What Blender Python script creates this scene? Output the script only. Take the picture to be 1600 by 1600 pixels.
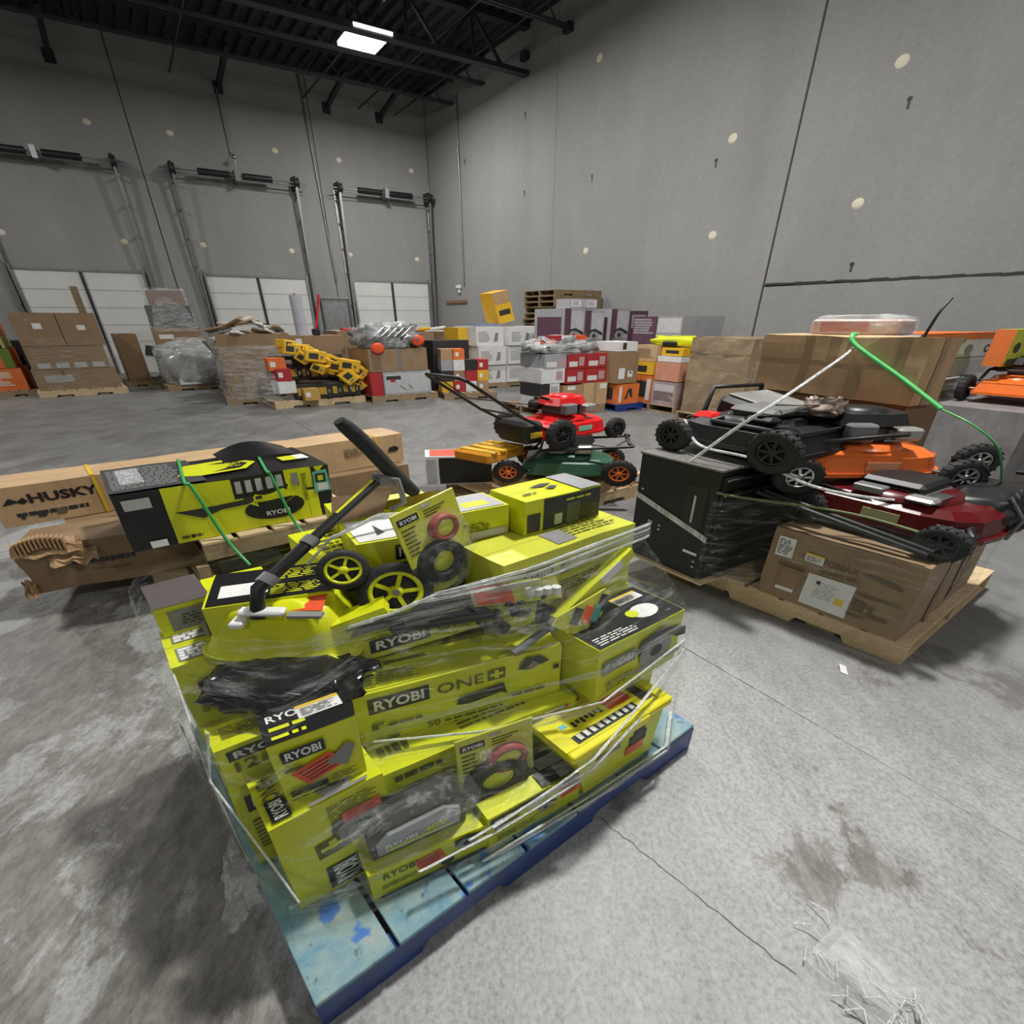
import bpy, math, random
from mathutils import Vector, Matrix, noise
random.seed(7)
for o in list(bpy.data.objects): bpy.data.objects.remove(o)
SC = bpy.context.scene
COL = SC.collection
# ---------------------------------------------------------------- camera, world, lights, exposure
# The hall is laid out in its own metres: u along the dock wall (to the right), v along the right
# wall (away from the camera), z up. HALL holds the two wall directions as they were measured.
HU = Vector((1.120, 0.542, 0)); HV = Vector((-0.723, 0.840, 0))
ORD = ['first', 'second', 'third', 'fourth', 'fifth', 'sixth', 'seventh', 'eighth', 'ninth', 'tenth', 'eleventh', 'twelfth', 'thirteenth', 'fourteenth', 'fifteenth', 'sixteenth', 'seventeenth', 'eighteenth', 'nineteenth', 'twentieth', 'twenty-first', 'twenty-second', 'twenty-third', 'twenty-fourth']
HALL = Matrix(((HU.x, HV.x, 0), (HU.y, HV.y, 0), (0, 0, 1)))
def W(u, v, z=0.0): return HALL @ Vector((u, v, z))

cd = bpy.data.cameras.new('camera'); cam = bpy.data.objects.new('camera', cd); COL.objects.link(cam)
cd.sensor_width = 36; cd.sensor_fit = 'HORIZONTAL'; cd.lens = 36*645/1600; cd.clip_start = .05; cd.clip_end = 200
cam.location = (0, 0, 1.68); cam.rotation_euler = (math.pi/2 - math.atan(300/645), 0, 0)
SC.camera = cam
SC.view_settings.view_transform = 'Standard'; SC.view_settings.look = 'None'
SC.view_settings.gamma = 1; SC.view_settings.use_curve_mapping = False
SC.view_settings.exposure = 0.52
wd = bpy.data.worlds.new('world'); SC.world = wd; wd.use_nodes = True
wd.node_tree.nodes['Background'].inputs[0].default_value = (.75, .85, 1, 1)
wd.node_tree.nodes['Background'].inputs[1].default_value = 0.02
LAMP_Z = 8.0
LAMPS = [(5.4, 13.4), (3.0, 1.8), (4.4, 7.6), (-5.5, 3.6), (3.4, -6.0), (-5.5, -5.0), (-4.2, 12.0), (-14, 6)]
LAMP_W = [240, 430, 190, 45, 125, 45, 135, 80]
def area_lamp(u, v, w):
    l = bpy.data.lights.new('lamp', 'AREA'); l.shape = 'RECTANGLE'; l.size = .6; l.size_y = .5
    l.energy = w; l.color = (1, .985, .95)
    o = bpy.data.objects.new('lamp', l); COL.objects.link(o); o.location = W(u, v, LAMP_Z - .035)
    return o
lamp_objs = [area_lamp(*p, w) for p, w in zip(LAMPS, LAMP_W)]

# ---------------------------------------------------------------- materials
MATS = {}
def nt_new(name):
    m = bpy.data.materials.new(name); m.use_nodes = True
    nt = m.node_tree; return m, nt, nt.nodes['Principled BSDF']
def noise_node(nt, scale, detail=4, rough=.55, vec=None, dist=0):
    n = nt.nodes.new('ShaderNodeTexNoise'); n.inputs['Scale'].default_value = scale
    n.inputs['Detail'].default_value = detail; n.inputs['Roughness'].default_value = rough
    n.inputs['Distortion'].default_value = dist
    if vec: nt.links.new(vec, n.inputs['Vector'])
    return n.outputs['Fac']
def ramp(nt, fac, stops):
    r = nt.nodes.new('ShaderNodeValToRGB'); e = r.color_ramp.elements
    while len(e) < len(stops): e.new(.5)
    for el, (p, c) in zip(e, stops):
        el.position = p; el.color = (c[0], c[1], c[2], 1) if hasattr(c, '__len__') else (c, c, c, 1)
    nt.links.new(fac, r.inputs[0]); return r.outputs[0]
def mixc(nt, fac, a, b, mode='MIX'):
    n = nt.nodes.new('ShaderNodeMix'); n.data_type = 'RGBA'; n.blend_type = mode
    for s, v in ((n.inputs[0], fac), (n.inputs[6], a), (n.inputs[7], b)):
        if isinstance(v, (int, float)): s.default_value = v
        elif isinstance(v, tuple): s.default_value = (v[0], v[1], v[2], 1)
        else: nt.links.new(v, s)
    return n.outputs[2]
def coords(nt, scale=(1, 1, 1), rot=(0, 0, 0)):
    t = nt.nodes.new('ShaderNodeTexCoord'); mp = nt.nodes.new('ShaderNodeMapping')
    mp.inputs['Scale'].default_value = scale; mp.inputs['Rotation'].default_value = rot
    nt.links.new(t.outputs['Object'], mp.inputs[0]); return mp.outputs[0]
def bump(nt, bsdf, h, strength=.2, dist=.02):
    b = nt.nodes.new('ShaderNodeBump'); b.inputs['Strength'].default_value = strength
    b.inputs['Distance'].default_value = dist
    nt.links.new(h, b.inputs['Height']); nt.links.new(b.outputs[0], bsdf.inputs['Normal'])
def M(name, rgb=(.5, .5, .5), rough=.5, metal=0, var=.12, scale=6, bmp=0, emit=0):
    """procedural material: base colour with a soft noise variation and optional fine relief"""
    if name in MATS: return MATS[name]
    m, nt, b = nt_new(name); MATS[name] = m
    v = coords(nt)
    f = noise_node(nt, scale, 5, .6, v)
    lo = tuple(c*(1-var) for c in rgb); hi = tuple(min(1, c*(1+var)) for c in rgb)
    nt.links.new(ramp(nt, f, [(.3, lo), (.7, hi)]), b.inputs['Base Color'])
    b.inputs['Roughness'].default_value = rough; b.inputs['Metallic'].default_value = metal
    if bmp: bump(nt, b, noise_node(nt, scale*8, 3, .5, v), bmp, .01)
    if emit:
        b.inputs['Emission Color'].default_value = (1, .98, .94, 1); b.inputs['Emission Strength'].default_value = emit
    return m

def concrete_floor():
    m, nt, b = nt_new('concrete_floor'); v = coords(nt)
    vs = coords(nt, (1.0, .55, 1), (0, 0, math.radians(25)))
    big = noise_node(nt, .95, 10, .72, v, .3)
    mid = noise_node(nt, 3.2, 10, .74, vs, .5)
    fine = noise_node(nt, 15, 8, .8, vs, .2)
    speck = noise_node(nt, 60, 5, .75, v)
    c = ramp(nt, mid, [(.30, (.17, .168, .16)), (.45, (.29, .29, .283)), (.62, (.385, .388, .385))])
    # the bay to the left of the blue pallet is the dirtiest
    s0 = nt.nodes.new('ShaderNodeSeparateXYZ'); nt.links.new(v, s0.inputs[0])
    m0 = nt.nodes.new('ShaderNodeMapRange'); nt.links.new(s0.outputs[0], m0.inputs[0])
    for k_, x_ in zip((1, 2, 3, 4), (.7, -1.1, -.045, .022)): m0.inputs[k_].default_value = x_
    a0 = nt.nodes.new('ShaderNodeMath'); a0.operation = 'ADD'; nt.links.new(big, a0.inputs[0]); nt.links.new(m0.outputs[0], a0.inputs[1])
    a1 = nt.nodes.new('ShaderNodeMath'); a1.operation = 'MULTIPLY_ADD'; nt.links.new(mid, a1.inputs[0]); a1.inputs[1].default_value = -.35; nt.links.new(a0.outputs[0], a1.inputs[2])
    dirt = ramp(nt, a1.outputs[0], [(.335, 0.0), (.375, 1.0)])
    dk = ramp(nt, fine, [(.38, (.085, .077, .068)), (.62, (.235, .222, .205))])
    mk = nt.nodes.new('ShaderNodeMath'); mk.operation = 'MULTIPLY'
    nt.links.new(dirt, mk.inputs[0]); mk.inputs[1].default_value = .85
    c = mixc(nt, .38, c, ramp(nt, fine, [(.36, (.12, .12, .115)), (.56, (.36, .36, .355)), (.75, (.46, .46, .455))]))
    c = mixc(nt, .36, c, ramp(nt, speck, [(.36, (.07, .07, .07)), (.52, (.36, .36, .355)), (.66, (.50, .50, .50))]))
    c = mixc(nt, mk.outputs[0], c, dk)
    # lamp falloff painted into the floor colour, darker with distance and rightward
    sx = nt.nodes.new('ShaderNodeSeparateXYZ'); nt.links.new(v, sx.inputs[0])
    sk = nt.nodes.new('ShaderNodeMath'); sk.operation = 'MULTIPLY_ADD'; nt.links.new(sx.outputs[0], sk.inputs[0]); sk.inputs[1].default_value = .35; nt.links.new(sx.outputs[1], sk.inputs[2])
    falloff = nt.nodes.new('ShaderNodeMath'); falloff.operation = 'ADD'; nt.links.new(sk.outputs[0], falloff.inputs[0])
    wv = nt.nodes.new('ShaderNodeMath'); wv.operation = 'MULTIPLY'; nt.links.new(big, wv.inputs[0]); wv.inputs[1].default_value = 2.2; nt.links.new(wv.outputs[0], falloff.inputs[1])
    mr = nt.nodes.new('ShaderNodeMapRange'); nt.links.new(falloff.outputs[0], mr.inputs[0])
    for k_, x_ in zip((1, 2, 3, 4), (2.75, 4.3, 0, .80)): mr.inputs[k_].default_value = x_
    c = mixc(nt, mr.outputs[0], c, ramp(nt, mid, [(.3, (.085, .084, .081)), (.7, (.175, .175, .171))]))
    nt.links.new(c, b.inputs['Base Color'])
    nt.links.new(ramp(nt, fine, [(.3, .38), (.7, .62)]), b.inputs['Roughness'])
    bump(nt, b, fine, .08, .01)
    return m
def concrete_wall():
    m, nt, b = nt_new('concrete_wall'); v = coords(nt)
    big = noise_node(nt, .35, 5, .6, v); st = noise_node(nt, 1.2, 5, .6, coords(nt, (1, 1, .12)))
    fine = noise_node(nt, 14, 4, .7, v)
    c = ramp(nt, big, [(.3, (.235, .235, .228)), (.7, (.30, .30, .293))])
    c = mixc(nt, .35, c, ramp(nt, st, [(.3, (.195, .195, .19)), (.7, (.32, .32, .313))]))
    c = mixc(nt, .12, c, ramp(nt, fine, [(.3, (.15, .15, .15)), (.7, (.5, .5, .5))]))
    nt.links.new(c, b.inputs['Base Color']); b.inputs['Roughness'].default_value = .85
    bump(nt, b, fine, .05, .01)
    return m
def wood(name, c0, c1, rough=.75):
    if name in MATS: return MATS[name]
    m, nt, b = nt_new(name); MATS[name] = m
    g = noise_node(nt, 5, 6, .65, coords(nt, (1, 6, 6)), 1.2); k = noise_node(nt, 3, 3, .5, coords(nt))
    c = ramp(nt, g, [(.3, c0), (.7, c1)]); c = mixc(nt, .3, c, ramp(nt, k, [(.3, c0), (.7, c1)]))
    nt.links.new(c, b.inputs['Base Color']); b.inputs['Roughness'].default_value = rough
    bump(nt, b, g, .2, .004); return m
def blue_wood():
    m, nt, b = nt_new('painted_blue_wood'); MATS['painted_blue_wood'] = m; v = coords(nt)
    a = noise_node(nt, 5, 6, .7, v, .4); f = noise_node(nt, 26, 5, .7, v); d = noise_node(nt, 9, 3, .5, v)
    c = ramp(nt, a, [(.30, (.06, .18, .29)), (.42, (.14, .28, .35)), (.54, (.235, .35, .36)), (.68, (.34, .38, .34))])
    c = mixc(nt, ramp(nt, d, [(.60, 0.0), (.64, 1.0)]), c, (.05, .17, .48))
    c = mixc(nt, ramp(nt, f, [(.60, 0.0), (.68, .85)]), c, (.07, .09, .10))
    nt.links.new(c, b.inputs['Base Color']); b.inputs['Roughness'].default_value = .55
    bump(nt, b, f, .15, .004); return m
def card(name, rgb, var=.13):
    """corrugated board: soft blotches, faint flute lines, small scuffs"""
    if name in MATS: return MATS[name]
    m, nt, b = nt_new(name); MATS[name] = m; v = coords(nt)
    f = noise_node(nt, 3.5, 5, .6, v); s = noise_node(nt, 30, 5, .75, coords(nt, (1, 1, .25)))
    lo = tuple(x*(1-var) for x in rgb); hi = tuple(min(1, x*(1+var)) for x in rgb)
    c = ramp(nt, f, [(.3, lo), (.7, hi)])
    c = mixc(nt, .18, c, ramp(nt, s, [(.32, tuple(x*.5 for x in rgb)), (.5, rgb), (.7, tuple(min(1, x*1.5+.03) for x in rgb))]))
    nt.links.new(c, b.inputs['Base Color']); b.inputs['Roughness'].default_value = .6
    bump(nt, b, f, .12, .02); return m
def gloss_card(name, rgb, rough=.35):
    if name in MATS: return MATS[name]
    m, nt, b = nt_new(name); MATS[name] = m; v = coords(nt)
    f = noise_node(nt, 4, 5, .6, v); s = noise_node(nt, 40, 4, .8, v)
    c = ramp(nt, f, [(.3, tuple(x*.88 for x in rgb)), (.7, tuple(min(1, x*1.08) for x in rgb))])
    c = mixc(nt, ramp(nt, s, [(.70, 0.0), (.80, .35)]), c, tuple(min(1, x*.6+.12) for x in rgb))
    nt.links.new(c, b.inputs['Base Color']); b.inputs['Roughness'].default_value = rough
    bump(nt, b, f, .25, .03); return m
def film(name, lo=.02, hi=.38, scale=(1.5, 1.5, 14), tint=(.9, .92, .92), thr=(.52, .82), rough=.15):
    """stretch film: mostly clear, with glossy milky streaks for bunching and painted-in glare"""
    if name in MATS: return MATS[name]
    m, nt, b = nt_new(name); MATS[name] = m
    s = noise_node(nt, 3, 6, .7, coords(nt, scale, (math.radians(14), math.radians(11), 0)), .6)
    s2 = noise_node(nt, 9, 5, .7, coords(nt, (1, 1, 2)), 1.0)
    fac = ramp(nt, s, [(thr[0], lo), (thr[1], hi)])
    tr = nt.nodes.new('ShaderNodeBsdfTransparent'); tr.inputs[0].default_value = (.97, .98, .97, 1)
    mx = nt.nodes.new('ShaderNodeMixShader')
    b.inputs['Base Color'].default_value = (*tint, 1); b.inputs['Roughness'].default_value = rough
    b.inputs['Specular IOR Level'].default_value = .8
    bump(nt, b, s2, .9, .03)
    nt.links.new(fac, mx.inputs[0]); nt.links.new(tr.outputs[0], mx.inputs[1]); nt.links.new(b.outputs[0], mx.inputs[2])
    nt.links.new(mx.outputs[0], nt.nodes['Material Output'].inputs[0]); return m

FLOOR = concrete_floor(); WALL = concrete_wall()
YEL = gloss_card('lime_carton', (.62, .66, .012)); YELP = M('lime_plastic', (.62, .66, .012), .32, var=.06)
TOOLYEL = M('yellow_plastic', (.72, .62, .01), .35, var=.06)
BLKP = gloss_card('black_print', (.012, .012, .013), .3)
BLK = M('black_plastic', (.012, .012, .013), .42, var=.3); RUB = M('black_rubber', (.018, .018, .019), .75, var=.3, bmp=.3)
DK = M('dark_ink', (.03, .03, .028), .5); WHT = M('white_print', (.72, .72, .70), .45, var=.05)
ORS = M('orange_red_sticker', (.72, .085, .025), .45, var=.08); GRYS = M('grey_print', (.22, .22, .22), .5)
INK = M('olive_ink', (.10, .105, .012), .5); REDP = M('red_paint', (.62, .012, .012), .28, var=.08)
DRED = M('dark_red_paint', (.10, .004, .006), .3, var=.1); ORGP = M('orange_paint', (.78, .17, .03), .3, var=.06)
SIL = M('silver_metal', (.55, .55, .55), .3, 1, var=.1); GRYP = M('grey_plastic', (.17, .17, .175), .35)
STEEL = M('galvanised_steel', (.26, .26, .265), .45, .8, var=.15); DST = M('dark_steel', (.035, .035, .037), .5, .4)
CARD = card('brown_cardboard', (.40, .255, .135)); CARD2 = card('dull_cardboard', (.265, .175, .098)); CARD3 = card('light_cardboard', (.52, .35, .19))
CARDIN = card('dark_cardboard', (.20, .125, .065)); TAPE = M('parcel_tape', (.38, .27, .15), .2)
WCARD = card('white_carton', (.66, .66, .65), .06); GCARD = card('grey_carton', (.33, .33, .35), .12)
RCARD = card('red_carton', (.38, .02, .025)); OCARD = card('orange_carton', (.68, .16, .03)); PCARD = card('plum_carton', (.10, .045, .07))
YCARD = card('yellow_carton', (.70, .40, .02)); BCARD = card('black_carton', (.02, .02, .021))
PINE = wood('pine_wood', (.46, .33, .18), (.72, .56, .36)); OLDW = wood('aged_pallet_wood', (.20, .14, .08), (.40, .29, .17))
DKW = wood('dark_pallet_wood', (.12, .085, .045), (.27, .19, .10)); BLUEW = blue_wood(); NAVY = M('navy_painted_wood', (.012, .045, .20), .4, var=.25, bmp=.2)
GREENS = M('green_strap', (.05, .36, .10), .35); YSTR = M('yellow_strap', (.75, .50, .03), .4)
FILM = film('stretch_film'); FILMH = film('heavy_stretch_film', .07, .6, (1.2, 1.2, 7), thr=(.42, .78))
FILM_GLARE = film('film_band', .05, .7, (.8, .8, 38), thr=(.42, .72))
FILMR = film('roped_film', .3, .85, (8, 8, 1), thr=(.3, .6)); CLEAR = film('clear_bag_plastic', .05, .42, (5, 5, 5), thr=(.5, .8), rough=.08)
DOORW = M('white_door_paint', (.62, .62, .60), .5, var=.05, scale=1.5)
BAG = M('black_bin_bag', (.012, .012, .013), .16, var=.3)

# ---------------------------------------------------------------- frames and mesh builder
class Fr:
    """a place in the hall: position in hall metres + a rotation; maps local metres to the scene"""
    def __init__(s, u, v, z=0, yaw=0, pitch=0, roll=0, R=None):
        s.p = Vector((u, v, z))
        s.R = R if R is not None else (Matrix.Rotation(math.radians(yaw), 3, 'Z') @ Matrix.Rotation(math.radians(pitch), 3, 'Y') @ Matrix.Rotation(math.radians(roll), 3, 'X'))
    def sub(s, x, y, z=0, yaw=0, pitch=0, roll=0):
        r = Fr(0, 0, 0, yaw, pitch, roll).R
        q = s.p + s.R @ Vector((x, y, z)); return Fr(q.x, q.y, q.z, R=s.R @ r)
    def w(s, q=(0, 0, 0)): return HALL @ (s.p + s.R @ Vector(q))

class MB:
    def __init__(s): s.v = []; s.f = []; s.m = []; s.sm = []
    def add(s, vs, fs, m=0, smooth=False):
        b = len(s.v); s.v += [Vector(q) for q in vs]
        for f in fs: s.f.append(tuple(b+i for i in f)); s.m.append(m); s.sm.append(smooth)
        return s
    def box(s, x0, x1, y0, y1, z0, z1, m=0, c=0):
        if not c:
            vs = [(x, y, z) for z in (z0, z1) for y in (y0, y1) for x in (x0, x1)]
            return s.add(vs, [(0, 2, 3, 1), (4, 5, 7, 6), (0, 1, 5, 4), (2, 6, 7, 3), (0, 4, 6, 2), (1, 3, 7, 5)], m)
        vs = []
        for z, k in ((z0, c), (z0+c, 0), (z1-c, 0), (z1, c)):
            a = [(x0+k, y0+c), (x0+c, y0+k), (x1-c, y0+k), (x1-k, y0+c), (x1-k, y1-c), (x1-c, y1-k), (x0+c, y1-k), (x0+k, y1-c)]
            vs += [(x, y, z) for x, y in a]
        fs = [tuple(range(7, -1, -1)), tuple(range(24, 32))]
        for r in range(3):
            for i in range(8): j = (i+1) % 8; fs.append((r*8+i, r*8+j, r*8+8+j, r*8+8+i))
        return s.add(vs, fs, m)
    def prism(s, pts, a0, a1, axis='z', m=0, taper=1.0, smooth=False):
        n = len(pts); cx = sum(p[0] for p in pts)/n; cy = sum(p[1] for p in pts)/n
        def P(p, a, t):
            x, y = cx+(p[0]-cx)*t, cy+(p[1]-cy)*t
            return (x, y, a) if axis == 'z' else (x, a, y) if axis == 'y' else (a, x, y)
        vs = [P(p, a0, 1) for p in pts] + [P(p, a1, taper) for p in pts]
        fs = [tuple(range(n-1, -1, -1)), tuple(range(n, 2*n))]
        s.add(vs, fs, m)
        return s.add(vs, [(i, (i+1) % n, n+(i+1) % n, n+i) for i in range(n)], m, smooth)
    def lathe(s, prof, n=16, o=(0, 0, 0), axis='z', m=0, smooth=True, cap=True):
        vs = []; fs = []; k = len(prof)
        for i in range(n):
            a = 2*math.pi*i/n; ca, sa = math.cos(a), math.sin(a)
            for r, h in prof:
                q = (r*ca, r*sa, h) if axis == 'z' else (r*ca, h, r*sa) if axis == 'y' else (h, r*ca, r*sa)
                vs.append((q[0]+o[0], q[1]+o[1], q[2]+o[2]))
        for i in range(n):
            j = (i+1) % n
            for t in range(k-1): fs.append((i*k+t, j*k+t, j*k+t+1, i*k+t+1))
        s.add(vs, fs, m, smooth)
        if cap:
            for t in (0, k-1):
                if prof[t][0] > 1e-5: s.add([vs[i*k+t] for i in range(n)], [tuple(range(n)) if t else tuple(range(n-1, -1, -1))], m)
        return s
    def cyl(s, r, h0, h1, n=14, o=(0, 0, 0), axis='z', m=0): return s.lathe([(r, h0), (r, h1)], n, o, axis, m)
    def tube(s, pts, r, n=8, m=0, closed=False):
        P = [Vector(p) for p in pts]; N = len(P); rings = []; up = None
        rr = r if hasattr(r, '__len__') else [r]*N
        for i, p in enumerate(P):
            a = P[(i-1) % N] if closed or i else p; b = P[(i+1) % N] if closed or i < N-1 else p
            t = (b-a).normalized()
            if up is None: up = t.orthogonal().normalized()
            up = (up - t*up.dot(t)); up = up.normalized() if up.length > 1e-6 else t.orthogonal().normalized()
            sd = t.cross(up)
            rings.append([p + (up*math.cos(2*math.pi*k/n) + sd*math.sin(2*math.pi*k/n))*rr[i] for k in range(n)])
        vs = [q for g in rings for q in g]; fs = []
        for i in range(N if closed else N-1):
            j = (i+1) % N
            for k in range(n): l = (k+1) % n; fs.append((i*n+k, i*n+l, j*n+l, j*n+k))
        s.add(vs, fs, m, True)
        if not closed: s.add(rings[0], [tuple(range(n-1, -1, -1))], m); s.add(rings[-1], [tuple(range(n))], m)
        return s
    def beam(s, a, b, w, h, m=0):
        """rectangular bar from a to b"""
        a, b = Vector(a), Vector(b); t = (b-a).normalized()
        up = Vector((0, 0, 1)) if abs(t.z) < .95 else Vector((1, 0, 0))
        sd = t.cross(up).normalized()*w/2; up = sd.cross(t).normalized()*h/2
        vs = [a-sd-up, a+sd-up, a+sd+up, a-sd+up, b-sd-up, b+sd-up, b+sd+up, b-sd+up]
        return s.add(vs, [(3, 2, 1, 0), (4, 5, 6, 7), (0, 1, 5, 4), (1, 2, 6, 5), (2, 3, 7, 6), (3, 0, 4, 7)], m)
    def quad(s, a, b, c, d, m=0): return s.add([a, b, c, d], [(0, 1, 2, 3)], m)
    def sheet(s, fn, nu, nv, m=0, smooth=True, closed=False):
        vs = [fn(i/nu, j/nv) for i in range(nu+1) for j in range(nv+1)]
        fs = [(i*(nv+1)+j, (i+1)*(nv+1)+j, (i+1)*(nv+1)+j+1, i*(nv+1)+j+1) for i in range(nu) for j in range(nv)]
        return s.add(vs, fs, m, smooth)
    def blob(s, rx, ry, rz, o=(0, 0, 0), nu=24, nv=14, amp=.15, fr=3.0, seed=0, flat=None, m=0, p=1.0):
        """lumpy closed form, flattened underneath at z = flat"""
        def fn(a, b):
            t = 2*math.pi*a; q = math.pi*(b-.5)
            d = Vector((math.cos(q)*math.cos(t), math.cos(q)*math.sin(t), math.sin(q)))
            sq = lambda x: math.copysign(abs(x)**p, x)
            k = 1 + amp*noise.noise(d*fr+Vector((seed, seed*1.7, 0))) + .5*amp*noise.noise(d*fr*2.3+Vector((seed*3, 5, seed)))
            z = sq(d.z)*rz*k
            if flat is not None: z = max(z, flat)
            return (o[0]+sq(d.x)*rx*k, o[1]+sq(d.y)*ry*k, o[2]+z)
        return s.sheet(fn, nu, nv, m)
    def xf(s, f, start=0):
        for i in range(start, len(s.v)): s.v[i] = Vector(f(s.v[i]))
        return s

def mk(name, mb, mats, fr, origin):
    me = bpy.data.meshes.new(name)
    me.from_pydata([fr.w(q) - origin for q in mb.v], [], mb.f)
    for m in (mats if isinstance(mats, (list, tuple)) else [mats]): me.materials.append(m)
    for p, k, sm in zip(me.polygons, mb.m, mb.sm): p.material_index = k; p.use_smooth = sm
    o = bpy.data.objects.new(name, me); COL.objects.link(o); return o
def thing(name, label, cat, fr, group=None):
    o = bpy.data.objects.new(name, None); COL.objects.link(o); o.empty_display_size = .1
    o.location = fr.w(); o['label'] = label; o['category'] = cat
    if group: o['group'] = group
    o['_'] = 0; del o['_']; FR[o.name] = fr; ORG[o.name] = fr.w()
    return o
FR = {}; ORG = {}
def part(name, mb, mats, parent, label=None, fr=None, kind=None):
    """a mesh under its thing (or under a part of it); same local metres as the thing"""
    root = parent
    while root.parent: root = root.parent
    o = mk(name, mb, mats, fr or FR[root.name], ORG[root.name]); o.parent = parent
    if label: o['label'] = label
    if kind: o['kind'] = kind
    return o
def solo(name, label, cat, fr, mb, mats, group=None, kind=None):
    o = mk(name, mb, mats, fr, fr.w()); o.location = fr.w(); o['label'] = label; o['category'] = cat
    if group: o['group'] = group
    if kind: o['kind'] = kind
    FR[o.name] = fr; ORG[o.name] = fr.w(); return o
def struct(name, mb, mats, fr, label=None):
    o = mk(name, mb, mats, fr, fr.w()); o.location = fr.w(); o['kind'] = 'structure'
    if label: o['label'] = label
    FR[o.name] = fr; ORG[o.name] = fr.w(); return o

# lettering: Blender's own font turned into triangles, cached per string
GLY = {}
def glyphs(txt, bold=.018):
    if (txt, bold) in GLY: return GLY[(txt, bold)]
    cu = bpy.data.curves.new('t', 'FONT'); cu.body = txt; cu.offset = bold; cu.resolution_u = 2; cu.fill_mode = 'FRONT'
    ob = bpy.data.objects.new('t', cu); me = bpy.data.meshes.new_from_object(ob)
    vs = [(q.co.x, q.co.y) for q in me.vertices]; fs = [tuple(p.vertices) for p in me.polygons]
    bpy.data.objects.remove(ob); bpy.data.meshes.remove(me); bpy.data.curves.remove(cu)
    x0 = min(v[0] for v in vs); x1 = max(v[0] for v in vs); y0 = min(v[1] for v in vs); y1 = max(v[1] for v in vs)
    vs = [((x-x0)/(x1-x0), (y-y0)/(y1-y0)) for x, y in vs]
    GLY[(txt, bold)] = (vs, fs, (x1-x0)/(y1-y0)); return GLY[(txt, bold)]
# ---------------------------------------------------------------- the hall
U0, U1, V0, V1, ZT = -24.0, 8.8, -12.0, 18.1, 8.95
h0 = Fr(0, 0)
floor = struct('floor', MB().box(U0, U1, V0, V1, -.2, -.012), M('dark_joint', (.03, .03, .03), .8), h0)
us = [U0, -16.3, -11.8, -7.3, -2.9, 1.588, 6.1, U1]; vs_ = [V0, -7.4, -2.9, 4.05, 8.6, 13.2, V1]
for i in range(len(us)-1):
    for j in range(len(vs_)-1):
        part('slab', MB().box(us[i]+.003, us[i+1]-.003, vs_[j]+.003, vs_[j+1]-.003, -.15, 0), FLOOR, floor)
def wavy(a, b, w, n=24, amp=.01, z=.0012, seed=0, f=None):
    """thin irregular strip between two floor points"""
    A, B = Vector(a), Vector(b); t = (B-A).normalized(); nrm = Vector((-t.y, t.x, 0)); mb = MB(); vv = []
    for i in range(n+1):
        p = A.lerp(B, i/n) + nrm*amp*noise.noise(Vector((i*.7, seed, 0))); k = w*(.6+.6*noise.noise(Vector((i*.9, 3, seed))))
        vv += [p-nrm*k/2+Vector((0, 0, z)), p+nrm*k/2+Vector((0, 0, z))]
    return mb.add(vv, [(2*i, 2*i+1, 2*i+3, 2*i+2) for i in range(n)])
part('crack', wavy((.70, .64, 0), (.78, .10, 0), .004), DK, floor, 'hairline crack in the slab')
part('crack', wavy((.80, .02, 0), (.84, -.20, 0), .004, seed=4), DK, floor)
part('dust_line', wavy((1.592, 1.25, 0), (1.585, -.3, 0), .006, 60, .004, seed=8), M('pale_dust', (.40, .40, .385), .8), floor)

wb = struct('wall_back', MB().box(U0, U1+.4, V1+.03, V1+.4, 0, 9.2), DK, h0)
cuts = [U0, -18.1, -10.2, -2.35, 1.49, 5.6, U1]
for a, b in zip(cuts, cuts[1:]): part('panel', MB().box(a+.012, b-.012, V1, V1+.1, 0, 9.15), WALL, wb)
wr = struct('wall_right', MB().box(U1+.03, U1+.4, V0, V1+.4, 0, 9.2), DK, h0)
cuts = [V0, -8.8, -1.3, 6.23, 11.95, V1]
for k, (a, b) in enumerate(zip(cuts, cuts[1:])):
    g0, g1 = (.02 if k in (3,) else .006), (.02 if k == 2 else .006)
    if k == 2:   # this panel is cast in two lifts with a rough cold joint between them
        part('panel', MB().box(U1, U1+.1, a+g0, b-g1, 0, 2.315), WALL, wr); part('panel', MB().box(U1, U1+.1, a+g0, b-g1, 2.345, 9.15), WALL, wr)
    else: part('panel', MB().box(U1, U1+.1, a+g0, b-g1, 0, 9.15), WALL, wr)
struct('wall_left', MB().box(U0-.3, U0, V0, V1, 0, 9.15), WALL, h0)
struct('wall_front', MB().box(U0, U1, V0-.3, V0, 0, 9.15), WALL, h0)
PATCH = M('cream_filler', (.66, .62, .48), .8)
for i, (u, z) in enumerate([(.70, 6.88), (2.28, 6.9), (4.58, 6.84), (.66, 3.94), (2.35, 3.98), (4.52, 3.96), (6.2, 6.83), (8.27, 6.82), (6.14, 3.95), (8.22, 3.93), (-1.6, 4.0)]):
    part('filler_patch', MB().lathe([(.078, V1), (.07, V1-.006), (.03, V1-.009), (0, V1-.009)], 10, (u, 0, z), 'y'), PATCH, wb)
for v, z in [(5.03, 5.42), (7.35, 5.07), (5.07, 3.57), (7.42, 3.4), (10.73, 3.46), (10.69, 7.46)]:
    part('filler_patch', MB().lathe([(.085, U1), (.075, U1-.006), (.03, U1-.009), (0, U1-.009)], 10, (0, v, z), 'x'), PATCH, wr)
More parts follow.
